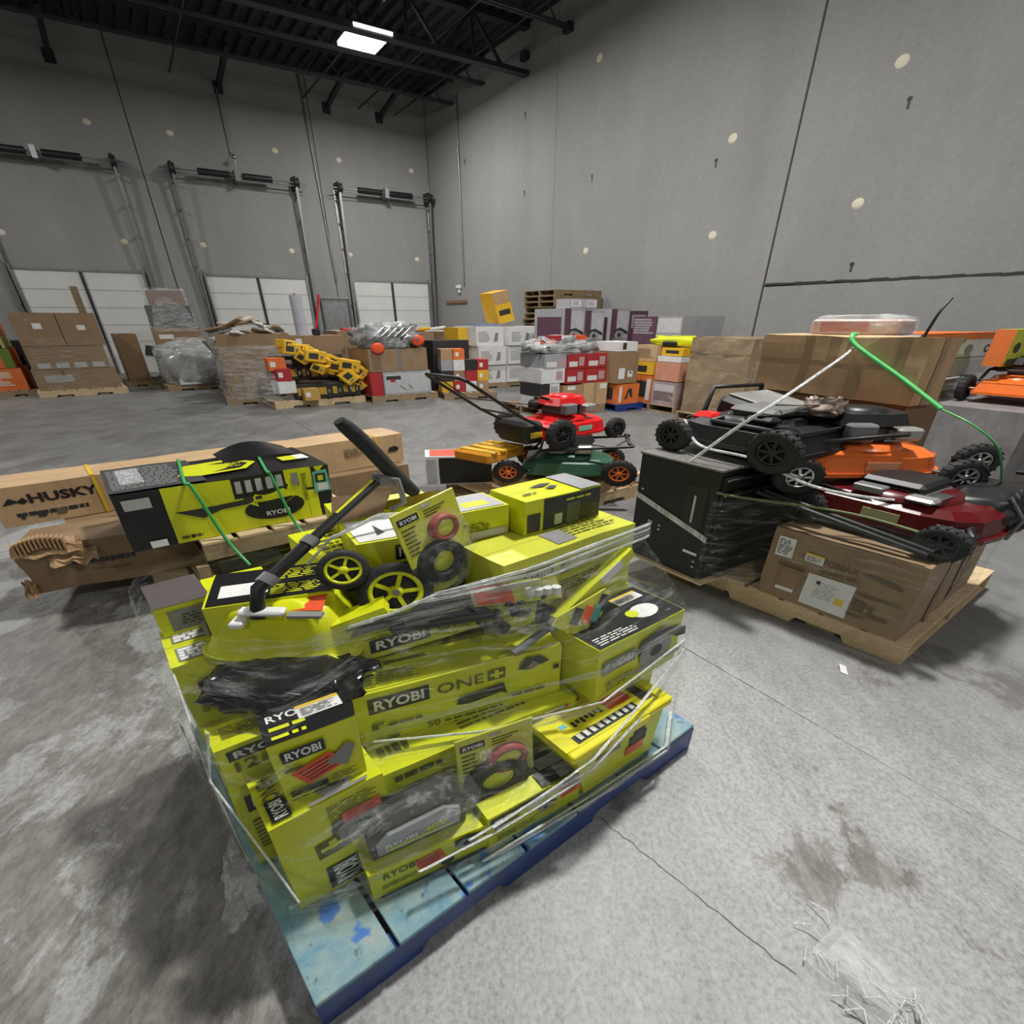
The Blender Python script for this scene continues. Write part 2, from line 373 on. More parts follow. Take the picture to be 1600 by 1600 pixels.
for v, z in [(10.68, 5.16), (4.8, 4.9), (13.1, 5.28), (15.9, 6.7), (7.6, 4.77), (13.1, 7.13), (4.9, 2.62)]:
    part('bolt_hole', MB().lathe([(.035, U1-.003), (.02, U1-.004), (0, U1-.004)], 7, (0, v, z), 'x').box(U1-.004, U1-.002, v-.02, v+.01, z-.13, z), DK, wr)
# rough edge of the cold joint, a drip stain line, conduits, a timber strip and a small alarm box on the right wall
mb = MB(); n = 60
for i in range(n):
    v = 6.2 - 7.4*i/n; k = .022+.02*noise.noise(Vector((i*.8, 0, 2))); z = 2.36 - .045*min(1, i/35) + .015*noise.noise(Vector((i*.5, 7, 0)))
    mb.box(U1-.004, U1+.002, v-.13, v, z-k, z+k)
part('cold_joint', mb, DK, wr, 'rough dark joint across the wall panel')
mb = MB()
for i in range(14):
    v = 4.93-.1*i; mb.box(U1-.003, U1+.002, v-.1, v, 2.3+.19*i**.9*.6-.06, 2.36+.19*i**.9*.6)
part('conduit', MB().tube([(U1-.03, 16.16, 8.5), (U1-.03, 16.16, 2.9)], .022, 6).tube([(U1-.03, 16.16, 6.2), (U1-.05, 16.16, 7.1)], .03, 6), STEEL, wr)
part('alarm_box', MB().box(U1-.12, U1-.02, 16.35, 16.55, 2.80, 2.93, c=.02).box(U1-.08, U1-.03, 16.40, 16.48, 2.66, 2.8), WHT, wr, 'white alarm horn')
part('timber_strip', MB().box(U1-.05, U1, 16.05, 17.35, 2.3, 2.4), wood('brown_strip', (.20, .10, .05), (.30, .17, .09)), wr)
part('conduit', MB().tube([(5.45, V1-.04, 8.9), (5.60, V1-.04, 3.0)], .03, 6), STEEL, wb)
part('conduit', MB().tube([(3.50, V1-.04, 8.2), (3.50, V1-.04, 6.55)], .02, 6), STEEL, wb)
part('conduit', MB().tube([(8.68, V1-.06, 5.7), (8.68, V1-.06, 0)], .05, 8), STEEL, wb)
# ribbed steel roof deck on joists, with a girder, purlin straps and braces down to the dock wall
ROOF = M('dark_roof_steel', (.035, .036, .042), .5, .3)
ROOF2 = M('grey_joist_steel', (.06, .06, .064), .5, .4)
mb = MB(); u = U0; pts = []
while u < U1+.35:
    pts += [(u, ZT), (u+.10, ZT), (u+.13, ZT+.09), (u+.25, ZT+.09)]; u += .28
for a, b in zip(pts, pts[1:]): mb.quad((a[0], V0, a[1]), (a[0], V1+.3, a[1]), (b[0], V1+.3, b[1]), (b[0], V0, b[1]))
ceil = struct('ceiling', mb.box(U0, U1+.4, V0, V1+.4, ZT+.3, ZT+.4), ROOF, h0)
for v in (16.4, 14.85, 11.6, 10.0, 8.4, 6.8, 5.2, 3.6, 2.0, .4, -1.2, -2.8):
    mb = MB(); z0, z1 = ZT-.62, ZT-.04
    for dv in (-.045, .045):
        mb.beam((-10, v+dv, z0), (U1, v+dv, z0), .055, .05); mb.beam((-10, v+dv, z1), (U1, v+dv, z1), .055, .05)
    u = -10
    while u < U1-.7: mb.beam((u, v, z0), (u+.42, v, z1), .025, .025); mb.beam((u+.42, v, z1), (u+.84, v, z0), .025, .025); u += .84
    part('joist', mb, ROOF2, ceil)
mb = MB(); v = 13.05; z0, z1 = ZT-1.0, ZT-.06
for z in (z0, z1): mb.beam((-10, v, z), (U1, v, z), .2, .1)
u = -10
while u < U1-1.2: mb.beam((u, v, z0), (u+.7, v, z1), .06, .06); mb.beam((u+.7, v, z1), (u+1.4, v, z0), .06, .06); mb.beam((u+.7, v, z1), (u+.7, v, z0), .04, .04); u += 1.4
part('girder', mb, ROOF, ceil, 'deep trussed girder')
for u in (6.9, 5.5, 7.9, 2.6): part('bridging', MB().beam((u, V0, ZT-.6), (u, V1, ZT-.6), .03, .03), ROOF2, ceil)
for u in (.42, 3.55, 6.05, 7.45): part('brace', MB().beam((u, V1, 8.2), (u+.05, 16.5, ZT-.35), .1, .1).box(u-.1, u+.1, V1-.03, V1, 8.05, 8.35), DST, ceil)
for v in (13.05, 11.6, 10): part('beam_seat', MB().box(U1-.12, U1, v-.1, v+.1, ZT-.72, ZT-.55), ROOF, ceil)

# overhead dock doors with high-lift tracks and torsion springs on the back wall
def dock_door(n, u0, u1):
    fr = Fr(u0, V1-.06); w = u1-u0
    d = struct('door_%d' % n, MB().box(-.06, w+.06, .03, .06, 0, 3.12), DST, fr)
    for r in range(6):
        for s in (0, 1):
            x0 = s*w/2 + (.02 if s else 0); x1 = (s+1)*w/2 - (0 if s else .02)
            z0 = .51*r; part('panel', MB().box(x0, x1, 0, .03, z0+.006, z0+.504).box(x0, x1, -.004, 0, z0+.46, z0+.50), DOORW, d)
    part('centre_track', MB().box(w/2-.03, w/2+.03, -.05, 0, 0, 3.06), DST, d)
    part('header', MB().box(-.05, w+.05, -.03, .03, 3.06, 3.11), STEEL, d)
    for x, sg in ((-.1, -1), (w+.1, 1)):
        tr = MB().beam((x, -.06, 0), (x, -.30, 5.85), .07, .06).beam((x-sg*.12, -.05, 0), (x-sg*.10, -.05, 3.2), .08, .05)
        tr.beam((x+sg*.05, .03, 0), (x+sg*.05, .03, 5.9), .05, .05)
        for z in (1.1, 2.2, 3.3, 4.1, 4.9, 5.6): tr.beam((x, -.06-.24*z/5.85, z), (x+sg*.05, .05, z), .03, .05)
        part('track', tr, STEEL, d)
        part('cable_drum', MB().lathe([(.03, -.05), (.15, -.05), (.15, -.02), (.11, 0), (.15, .04), (.15, .06), (.03, .06)], 14, (x, -.30, 5.93), 'x').box(x-.03, x+.03, -.30, .05, 5.75, 6.12), DST, d)
    part('torsion_shaft', MB().tube([(-.35, -.30, 5.93), (w+.35, -.30, 5.93)], .02, 6).tube([(-.35, -.30, 5.84), (w+.35, -.30, 5.84)], .012, 6), STEEL, d)
    for a, b in ((.17, .45), (.55, .82)):
        pr = []; k = 22
        for i in range(k): t = a*w+(b-a)*w*i/k; pr += [(.085, t), (.098, t+(b-a)*w/k*.5)]
        part('torsion_spring', MB().lathe([(.02, a*w)]+pr+[(.02, b*w)], 10, (0, -.30, 5.93), 'x'), BLK, d)
    part('centre_bracket', MB().box(w/2-.05, w/2+.05, -.38, .05, 5.78, 6.08), STEEL, d)
dock_door(1, -1.73, .83); dock_door(2, 2.17, 4.75); dock_door(3, 6.07, 8.5)
part('pull_bell', MB().lathe([(0, .06), (.05, .05), (.07, 0), (.05, -.04), (0, -.05)], 10, (3.50, V1-.35, 6.42)).tube([(3.5, V1-.35, 6.4), (3.5, V1-.3, 6.0)], .01, 5).tube([(3.5, V1-.35, 6.45), (3.5, V1-.04, 6.6)], .012, 5), SIL, wb, 'round silver sensor on a short bracket')
mb = MB()
for x in (5.05, 5.85): mb.tube([(x, V1-.12, 1.0), (x, V1-.12, 2.45)], .03, 6)
part('guard_rail', mb.tube([(5.05, V1-.12, 2.45), (5.85, V1-.12, 2.45)], .03, 6).box(5.05, 5.85, V1-.05, V1-.02, .2, 2.4), STEEL, wb)

# high bay lamps: a shallow tray with a glowing diffuser; the lamp below it does the lighting
GLOW = M('lit_diffuser', (.9, .9, .88), .4, emit=30)
for k, (u, v) in enumerate(LAMPS):
    fr = Fr(u, v, LAMP_Z)
    t = thing('high_bay_light', 'lit white high-bay light hung under the dark roof near the far corner' if k == 0 else 'lit high-bay light hanging under the roof out of the picture', 'light', fr, None if k == 0 else 'high-bay lights over the near floor')
    part('housing', MB().box(-.40, .40, -.5, .5, .0, .05, c=.012).box(-.2, .2, -.12, .12, .05, .13, c=.02), DST, t)
    for s_ in (-1, 1): part('diffuser', MB().prism([(-.36, -.05), (.36, -.05), (.36, .0), (-.36, .0)], s_*.03, s_*.46, 'y'), GLOW, t)
    for x in (-.28, .28): part('hanger', MB().tube([(x, 0, .05), (x, 0, ZT-LAMP_Z)], .008, 5), DST, t)
    o = lamp_objs[k]; o.parent = t; o.location = (0, 0, -.07)

# ---------------------------------------------------------------- pallets
def pallet(label, fr, L=1.22, Wd=1.02, wood_=OLDW, edge=None, n=7, group=None, notch=True, dgap=.022):
    """stringers run along x (length L), boards across them; origin at the near left corner on the floor"""
    t = thing('pallet', label, 'pallet', fr, group)
    edge = edge or wood_
    for k, y in enumerate((0, Wd/2-.019, Wd-.038)):
        if notch: p = [(0, .0), (.22*L/1.22, .0), (.24*L/1.22, .042), (.44*L/1.22, .042), (.46*L/1.22, .0), (L-.46*L/1.22, .0), (L-.44*L/1.22, .042), (L-.24*L/1.22, .042), (L-.22*L/1.22, .0), (L, .0), (L, .122), (0, .122)]
        else: p = [(0, .02), (L, .02), (L, .122), (0, .122)]
        part('stringer', MB().prism(p, y, y+.038, 'y'), edge, t)
    rnd = random.Random(label)
    for z0, z1, m, w in ((.122, .14, n, .0), (0, .02, 5, .0)):
        gap = dgap if m == n else .14; bw = (L - gap*(m-1))/m; x = 0
        for i in range(m):
            d = rnd.uniform(-.004, .004)
            part('deck_board', MB().box(x+max(0, d), x+bw+min(0, d), rnd.uniform(-.004, .002)+(.04 if z0 == 0 else 0), Wd+rnd.uniform(-.002, .004)-(.04 if z0 == 0 else 0), z0, z1, c=.002), edge if z0 == 0 else wood_, t); x += bw+gap
    return t

# ---------------------------------------------------------------- cartons with print, tape, stickers and lettering
class Carton:
    def __init__(s, name, label, cat, fr, L, D, H, mat, group=None, dent=.004, n=7, tape=None, seed=None, seam=True, topmat=None):
        s.L, s.D, s.H, s.dent = L, D, H, dent; s.fr = fr
        s.seed = (sum(map(ord, label)) % 97)*1.37 if seed is None else seed
        s.t = thing(name, label, cat, fr, group); s.dec = {}; s.order = 0; s.mat = mat
        mb = MB()
        for face in 'ftlrbk':
            w, h = s.dims(face); nu = max(2, min(n, int(w/.06)+1)) if dent else 1; nv = max(2, min(n, int(h/.06)+1)) if dent else 1
            mb.sheet(lambda a, b: s.P(face, a, b, 0), nu, nv, 0, False)
        part('carton_body', mb, mat, s.t)
        if seam: s.rect('t', 0, .497, 1, .503, INK if mat is YEL else CARDIN, 'flap_seam')
        if tape:
            s.rect('t', 0, .44, 1, .56, tape, 'tape'); s.rect('l', .44, .72, .56, 1, tape, 'tape'); s.rect('r', .44, .72, .56, 1, tape, 'tape')
    def dims(s, f): return {'f': (s.L, s.H), 'k': (s.L, s.H), 't': (s.L, s.D), 'b': (s.L, s.D), 'l': (s.D, s.H), 'r': (s.D, s.H)}[f]
    def P(s, f, a, b, off):
        L, D, H = s.L, s.D, s.H
        x, y, z = {'f': (a*L, -off, b*H), 'k': ((1-a)*L, D+off, b*H), 't': (a*L, b*D, H+off), 'b': (a*L, (1-b)*D, -off), 'l': (-off, (1-a)*D, b*H), 'r': (L+off, a*D, b*H)}[f]
        if s.dent:
            q = Vector((x*4.5+s.seed, y*4.5, z*4.5)); k = s.dent
            e = lambda c, m: max(0, 1-min(c, m-c)/.012)*.0025 if 0 <= c <= m else 0
            x += k*noise.noise(q)*1.3; y += k*noise.noise(q+Vector((31, 0, 9)))*1.3; z += min(1, z*8)*k*noise.noise(q+Vector((0, 17, 5)))*1.3
        return (x, y, z)
    def _mb(s, name, mat, one=False):
        k = (name, mat.name, s.order if one else 0)   # flat panels and pictures are parts of their own
        if k not in s.dec: s.dec[k] = (MB(), mat)
        return s.dec[k][0]
    def _off(s): s.order += 1; return .0016 + .00035*s.order
    def rect(s, f, a0, b0, a1, b1, mat, name='print_panel'):
        w, h = s.dims(f); nu = max(1, min(14, int(abs(a1-a0)*w/.05))); nv = max(1, min(14, int(abs(b1-b0)*h/.05))); o = s._off()
        s._mb(name, mat, name != 'plus_mark').sheet(lambda a, b: s.P(f, a0+(a1-a0)*a, b0+(b1-b0)*b, o), nu, nv, 0, False); return s
    def poly(s, f, pts, mat, name='printed_picture'):
        o = s._off(); s._mb(name, mat, True).add([s.P(f, a, b, o) for a, b in pts], [tuple(range(len(pts)))]); return s
    def oval(s, f, ca, cb, ra, rb, mat, name='printed_picture', n=14):
        return s.poly(f, [(ca+ra*math.cos(2*math.pi*i/n), cb+rb*math.sin(2*math.pi*i/n)) for i in range(n)], mat, name)
    def text(s, f, txt, a, b, w, h, mat, rot=0, bold=.02, name='lettering'):
        """lettering in the box (a, b, w, h) of the face, all as fractions; rot = 90 reads upward"""
        vs, fs, asp = glyphs(txt, bold); o = s._off()
        if rot == 90: q = [s.P(f, a+w*(1-y), b+h*x, o) for x, y in vs]
        elif rot == -90: q = [s.P(f, a+w*y, b+h*(1-x), o) for x, y in vs]
        else: q = [s.P(f, a+w*x, b+h*y, o) for x, y in vs]
        s._mb(name, mat).add(q, fs); return s
    def badge(s, f, a, b, w, h, rot=0, txt='RYOBI', bg=None, fg=None):
        s.rect(f, a, b, a+w, b+h, bg or BLKP, 'logo_panel')
        m = .09
        if rot: s.text(f, txt, a+w*.16, b+h*m, w*.68, h*(1-2*m), fg or WHT, rot, .03)
        else: s.text(f, txt, a+w*m, b+h*.17, w*(1-2*m), h*.66, fg or WHT, 0, .03)
        return s
    def lines(s, f, a0, b0, a1, b1, n, mat, fill=.45, name='small_print', rag=.3):
        """rows of small print too fine to read: broken dashes"""
        rnd = random.Random(s.seed+a0*7+b0*3); o = s._off(); n, fill = (n, fill*.75) if n == 1 else (n*2, fill); mb = s._mb(name, mat); w, h = s.dims(f)
        for i in range(n):
            y = b1-(b1-b0)*(i+.5)/n; hh = (b1-b0)/n*fill/2; x = a0; end = a1-(a1-a0)*rnd.uniform(0, rag)
            while x < end:
                x2 = min(end, x+rnd.uniform(.012, .05)/max(w, .05)*.8)
                mb.add([s.P(f, p, q, o) for p, q in ((x, y-hh), (x2, y-hh), (x2, y+hh), (x, y+hh))], [(0, 1, 2, 3)]); x = x2+.006/max(w, .05)
        return s
    def plus(s, f, a, b, w, h, mat, hole=None):
        """the plus sign in its square"""
        s.rect(f, a, b, a+w, b+h, mat, 'plus_mark')
        s.rect(f, a+.38*w, b+.12*h, a+.62*w, b+.88*h, hole or s.mat, 'plus_mark'); return s.rect(f, a+.12*w, b+.38*h, a+.88*w, b+.62*h, hole or s.mat, 'plus_mark')
    def sticker(s, f, a, b, w, h, mat=None, rot=0):
        c, sn = math.cos(math.radians(rot)), math.sin(math.radians(rot)); W_, H_ = s.dims(f)
        pts = []
        for x, y in ((-.5, -.5), (.5, -.5), (.5, .5), (-.5, .5)):
            X, Y = x*w*W_, y*h*H_; pts.append((a+(X*c-Y*sn)/W_, b+(X*sn+Y*c)/H_))
        s.poly(f, pts, mat or ORS, 'sticker'); o = s._off(); mb = s._mb('sticker_print', DK)
        for i in range(4):
            y = .3-.2*i; q = []
            for x, yy in ((-.4, y-.035), (.4-.1*(i % 2), y-.035), (.4-.1*(i % 2), y+.035), (-.4, y+.035)):
                X, Y = x*w*W_, yy*h*H_; q.append(s.P(f, a+(X*c-Y*sn)/W_, b+(X*sn+Y*c)/H_, o))
            mb.add(q, [(0, 1, 2, 3)])
        return s
    def label(s, f, a, b, w, h, mat=None, top=None):
        s.rect(f, a, b, a+w, b+h, mat or WHT, 'paper_label')
        if top: s.rect(f, a, b+h*.78, a+w, b+h, top, 'label_band')
        return s.lines(f, a+.08*w, b+.1*h, a+.92*w, b+(.72 if top else .9)*h, 4, DK, .5, 'label_print')
    def saw(s, f, a, b, k, body=GRYS, blade=SIL):
        """printed picture of a small power saw or drill at (a, b), k = height fraction"""
        w, h = s.dims(f); r = k*h/w
        s.oval(f, a, b, r*.42, k*.42, M('print_grey', (.30, .30, .30), .5), 'printed_picture')
        s.oval(f, a, b, r*.16, k*.16, DK)
        s.poly(f, [(a-r*.5, b+k*.05), (a-r*.45, b+k*.5), (a+r*.1, b+k*.62), (a+r*.75, b+k*.3), (a+r*.8, b+k*.05), (a+r*.55, b+k*.1), (a+r*.2, b+k*.36), (a-r*.2, b+k*.4)], DK)
        s.poly(f, [(a-r*.7, b-k*.30), (a+r*.75, b-k*.30), (a+r*.7, b-k*.40), (a-r*.65, b-k*.40)], GRYS); return s
    def done(s):
        for (name, _, _), (mb, mat) in s.dec.items(): part(name, mb, mat, s.t)
        return s.t
# ---------------------------------------------------------------- the lime-green load on the blue pallet (nearest)
MP = Fr(-.0865, .546, 0, 6.81)
pallet('blue painted wooden pallet under the lime-green load, nearest the camera', MP, 1.226, 1.005, BLUEW, NAVY, dgap=.009)
def C(label, x, y, z, yaw, L, D, H, mat=YEL, name='carton', cat='box', fr=MP, group=None, **k):
    return Carton(name, label, cat, fr.sub(x, y, z, yaw), L, D, H, mat, group, **k)
LIME2 = gloss_card('lime_carton_pale', (.60, .62, .06))
# bottom tier, front
c = C('upright lime-green carton at the near left corner of the blue pallet', .05, .197, .14, -2, .235, .145, .39)
c.badge('f', .30, .04, .34, .27, 90).plus('f', .28, .44, .30, .17, INK).saw('f', .72, .60, .34).lines('f', .45, .80, .95, .95, 3, INK)
c.sticker('f', .74, .76, .36, .10).text('t', 'ONE+', .05, .45, .14, .5, INK, 90).badge('t', .05, .05, .16, .42, 90).saw('t', .6, .25, .6).lines('t', .45, .75, .95, .95, 2, INK)
c.done()
c = C('low open lime-green tray box with a red sticker at the front edge', .18, .115, .14, -11, .28, .10, .125)
c.text('f', 'RYOBI', .10, .62, .28, .22, INK).lines('f', .08, .28, .45, .44, 2, INK).sticker('f', .48, .60, .22, .42, None, 12).saw('f', .80, .66, .5).poly('f', [(.06, .04), (.98, .04), (.98, .16), (.06, .11)], BLKP).lines('l', .2, .2, .9, .5, 2, INK)
c.oval('f', .62, .3, .06, .15, DK).done()
fr = MP.sub(.205, .13, .272, -10, 0, 0)
t = thing('battery_tool', 'silver and black battery tool in a clear shell on the low open tray box', 'power tool', fr)
p = [(0, 0), (.0, .06), (.035, .115), (.18, .135), (.225, .10), (.22, .0)]
part('tool_body', MB().prism(p, .01, .085, 'y', 0), BLK, t)
part('side_cover', MB().prism([(.012, .03), (.012, .07), (.04, .105), (.17, .122), (.205, .095), (.2, .03)], -.002, .01, 'y'), M('silver_plastic', (.33, .33, .34), .3, .3), t, 'silver side cover')
mb = MB(); vs, fs, asp = glyphs('RYOBI', .03); mb.add([(.03+.07*x, -.0035, .052+.02*y) for x, y in vs], fs)
part('lettering', mb, WHT, t); mb = MB(); vs, fs, asp = glyphs('40V', .03); mb.add([(.115+.06*x, -.0035, .055+.022*y) for x, y in vs], fs); part('lettering', mb, YELP, t)
part('stripe', MB().box(.03, .18, -.0035, -.001, .04, .046), YELP, t, 'lime stripe')
part('clear_shell', MB().box(-.03, .26, -.03, .10, -.01, .15, c=.03), CLEAR, t)
c = C('small lime-green carton with a dark band and red sticker at the front edge', .455, .057, .14, -5.3, .28, .055, .155)
c.rect('f', .02, .70, .62, .92, BLKP).lines('f', .06, .74, .3, .88, 1, WHT, .8).rect('f', .32, .72, .60, .86, WHT, 'white_bar').rect('f', .06, .5, .32, .62, GRYS).text('f', 'RYOBI', .08, .52, .22, .08, WHT).lines('f', .08, .12, .5, .34, 3, INK).saw('f', .60, .42, .3).sticker('f', .86, .66, .22, .42, None, 6)
c.rect('t', .58, .05, .98, .95, BLKP).rect('t', .78, .1, .96, .9, GRYS, 'grey_panel').rect('f', .72, .86, .99, .99, BLKP).rect('l', .0, .55, .3, .95, BLKP); c.done()
# blister cards of trimmer line
def blister(name, label, fr, L, H, spool):
    t = thing(name, label, 'package', fr)
    part('backing_card', MB().box(0, L, 0, .006, 0, H, c=.002), LIME2, t)
    (cx, cz), r = spool
    part('line_coil', MB().lathe([(r*.52, -.0), (r*.55, -.022), (r*.95, -.026), (r, -.012), (r, 0)], 26, (cx, 0, cz), 'y'), RUB, t, 'coil of black trimmer line')
    mb = MB()
    for k in range(5): mb.tube([(cx+r*(.62+.08*k)*math.cos(a*.3), -.026, cz+r*(.62+.08*k)*math.sin(a*.3)) for a in range(21)], .0025, 4, closed=False)
    part('line_turns', mb, BLK, t, kind='stuff')
    part('coil_label', MB().lathe([(r*.5, -.012), (r*.48, -.016), (0, -.016)], 20, (cx, 0, cz), 'y'), YELP, t, 'lime disc label')
    c2 = (L*.62, H*.68); r2 = r*.62
    part('line_spool', MB().lathe([(r2, 0), (r2, -.02), (r2*.75, -.024), (r2*.7, -.01)], 20, (c2[0], 0, c2[1]), 'y'), M('maroon_line', (.32, .04, .03), .5), t, 'small spool with red line')
    part('spool_label', MB().lathe([(r2*.72, -.012), (r2*.5, -.02), (0, -.02)], 18, (c2[0], 0, c2[1]), 'y'), YELP, t)
    part('clear_dome', MB().blob(L*.46, .035, H*.40, (L*.5, -.012, H*.45), 18, 10, .08, 2, p=.6), CLEAR, t)
    part('hang_hole', MB().lathe([(L*.09, -.0008), (0, -.0008)], 10, (L*.5, 0, H*.955), 'y').xf(lambda q: (q.x, q.y, H*.955+(q.z-H*.955)*.4)), WHT, t)
    part('logo_panel', MB().box(L*.05, L*.36, -.001, 0, H*.86, H*.93), BLKP, t)
    vs, fs, a = glyphs('RYOBI', .03); part('lettering', MB().add([(L*(.08+.25*x), -.0018, H*(.875+.04*y)) for x, y in vs], fs), WHT, t)
    mb = MB(); rnd = random.Random(label)
    for i in range(7):
        y = H*(.80-.045*i); x = L*.06
        for k in range(2): w = rnd.uniform(.05, .12)*L; mb.box(x, x+w, -.001, 0, y, y+H*.018); x += w+.01*L
    for i in range(3): mb.box(L*.45, L*(.8-.08*i), -.001, 0, H*(.90-.03*i), H*(.912-.03*i))
    part('small_print', mb, INK, t); return t
blister('blister_pack', 'upright lime-green blister pack with a black coil standing behind the small banded carton', MP.sub(.447, .150, .145, -13, 0, -3), .20, .385, ((.095, .185), .085))
c = C('small dark grey carton beside the upright blister pack behind the banded carton', .635, .088, .14, -5, .10, .045, .158, BCARD, dent=.001, seam=False); c.rect('t', .1, .1, .9, .9, GRYS).rect('f', .1, .5, .9, .9, GRYS); c.done()
# hinged yellow bit case with a window in its lid
fr = MP.sub(.70, .022, .15, -1)
t = thing('tool_case', 'lime-green tool case with a yellow windowed lid on the near right of the blue pallet', 'tool case', fr)
p0 = [(.05, 0), (.335, 0), (.335, .12), (.05, .12)]
vs = [(.05, .005, 0), (.325, .005, 0), (.325, .12, 0), (.05, .12, 0), (0, 0, .235), (.345, 0, .235), (.345, .13, .235), (0, .13, .235)]
part('case_body', MB().add(vs, [(3, 2, 1, 0), (0, 1, 5, 4), (1, 2, 6, 5), (2, 3, 7, 6), (3, 0, 4, 7), (4, 5, 6, 7)]), YEL, t)
CYEL = M('case_lid_yellow', (.74, .68, .01), .3, var=.04)
lid = part('lid', MB().box(-.022, .362, -.012, .145, .235, .262, c=.006).box(-.022, .362, -.012, .012, .262, .272, c=.004).box(-.022, .362, .122, .145, .262, .272, c=.004).box(-.022, .02, .012, .122, .262, .272).box(.33, .362, .012, .122, .262, .272), CYEL, t, 'bright yellow lid')
part('window', MB().box(.03, .26, .022, .05, .2625, .2645), BLKP, lid)
mb = MB()
for i in range(9): mb.box(.04+.024*i, .054+.024*i, .026, .046, .264, .27)
part('bit_row', mb, SIL, lid, kind='stuff')
part('handle_slot', MB().box(.29, .325, .03, .10, .2625, .264, c=0), DK, lid)
part('sticker', MB().box(.19, .275, .065, .115, .2625, .2635), ORS, lid, 'orange-red sticker')
mb = MB()
for k in range(7): mb.box(.065+.016*k, .076+.016*k, .072+.006*(k % 2), .092, .2626, .2634)
part('lettering', mb, DK, lid, kind='stuff'); part('blue_mark', MB().box(.03, .05, .085, .10, .2626, .2634), M('light_blue_print', (.1, .4, .6), .4), lid)
part('clasp', MB().box(.10, .26, -.018, -.010, .225, .262, c=.003), CYEL, t)
mb = MB().box(.08, .17, .0008, .0022, .15, .172); part('logo_panel', mb.xf(lambda q: (q.x, q.y-.0028, q.z)), GRYS, t)
mb = MB().box(.21, .28, -.001, .0015, .11, .16).box(.225, .27, -.001, .0015, .16, .19); part('printed_picture', mb, DK, t); part('sticker', MB().box(.20, .27, -.0022, .0, .075, .115), ORS, t)
# second row
c = C('long low lime-green carton behind the blister pack on the blue pallet', .297, .234, .14, -7.5, .55, .155, .31)
c.rect('t', 0, .82, 1, .98, BLKP).lines('t', .05, .84, .6, .96, 2, WHT).lines('t', .03, .3, .2, .6, 1, INK, .9).lines('t', .4, .25, .8, .7, 2, INK).lines('f', .05, .82, .35, .95, 1, INK, .8).lines('f', .1, .5, .5, .75, 3, GRYS).rect('f', .80, .62, .92, .95, WHT, 'paper_label').poly('f', [(.9, .62), (.93, .95), (.945, .95), (.915, .62)], ORS); c.done()
c = C('big long lime-green carton with a saw picture and plus mark across the front', .305, .345, .455, -15, .535, .13, .213, seed=4)
c.badge('f', .055, .60, .27, .30).text('f', 'ONE', .36, .64, .22, .2, INK, 0, .005).plus('f', .60, .64, .09, .22, INK, YEL).oval('f', .82, .80, .055, .14, GRYS).poly('f', [(.76, .72), (.80, .95), (.87, .93), (.93, .78), (.88, .72), (.84, .84), (.80, .70)], DK)
c.poly('f', [(.44, .34), (.46, .48), (.68, .55), (.70, .30), (.67, .36), (.50, .30)], DK).rect('f', .955, .55, .985, .65, DK).text('f', '8"', .055, .26, .055, .16, INK).lines('f', .13, .26, .34, .36, 1, INK, .8).text('f', '50', .30, .04, .06, .13, INK).lines('f', .38, .05, .68, .14, 1, INK, .8).lines('f', .72, .16, .93, .27, 1, INK, .7).lines('f', .05, .02, .22, .1, 1, INK, .8)
c.badge('t', .03, .60, .13, .3).lines('t', .18, .65, .4, .85, 1, INK, .7).lines('t', .05, .15, .35, .5, 3, INK, .5).rect('t', .0, .0, 1, .02, INK, 'edge_line').lines('f', .03, .17, .95, .20, 1, INK, .3); c.done()
c = C('black-topped lime-green carton with a barcode label at the left end of the front', .103, .236, .53, -6, .163, .10, .218)
c.rect('t', 0, 0, 1, 1, BLKP).text('t', 'RYOBI', .08, .66, .5, .22, WHT).lines('t', .08, .36, .5, .52, 1, YELP, .9).lines('t', .08, .1, .6, .24, 1, YELP, .9).label('t', .42, .48, .52, .42, None, YSTR).badge('f', .10, .68, .48, .19).sticker('f', .45, .42, .52, .30, None, 22).poly('f', [(.52, .45), (.82, .68), (.92, .6), (.78, .30)], GRYS).lines('f', .08, .52, .35, .6, 1, INK, .9).rect('f', .06, .10, .5, .20, BLKP).lines('f', .05, .02, .9, .08, 1, INK).lines('f', .55, .12, .92, .24, 2, INK); c.done()
c = C('lime-green carton numbered twelve on the left side of the load under the black bag', .023, .362, .50, -3, .15, .085, .16)
c.badge('f', .12, .66, .85, .24).text('f', '12', .16, .38, .3, .24, INK).lines('f', .5, .4, .9, .6, 2, INK).lines('t', .15, .3, .9, .8, 3, INK); c.done()
c = C('lime-green carton low on the left side of the load behind the upright corner carton', .018, .365, .14, -1, .2, .335, .355)
c.badge('f', .1, .70, .7, .2).lines('f', .1, .2, .8, .6, 4, INK).badge('l', .3, .5, .5, .2).lines('l', .1, .1, .9, .4, 3, INK); c.done()
c = C('lime-green carton with two white printed panels on the upper left corner of the load', .022, .625, .50, -2, .118, .20, .25)
c.rect('t', .16, .08, .95, .42, GRYS).rect('t', .16, .56, .95, .92, GRYS).lines('t', .2, .1, .8, .4, 2, WHT, .8).lines('t', .2, .58, .8, .9, 2, WHT, .8).badge('f', .3, .55, .6, .15).lines('f', .2, .2, .9, .45, 3, INK); c.done()
c = C('small dark-topped lime-green carton at the far left corner of the load', .035, .78, .75, 0, .125, .16, .11)
c.rect('t', 0, 0, 1, 1, M('worn_dark_print', (.10, .085, .085), .35)).lines('f', .2, .3, .8, .7, 2, DK).rect('f', .2, .15, .95, .85, GRYS); c.done()
C('plain lime-green carton low at the far left corner of the load', .02, .72, .14, 0, .29, .27, .355).lines('l', .1, .3, .8, .6, 3, INK).done()
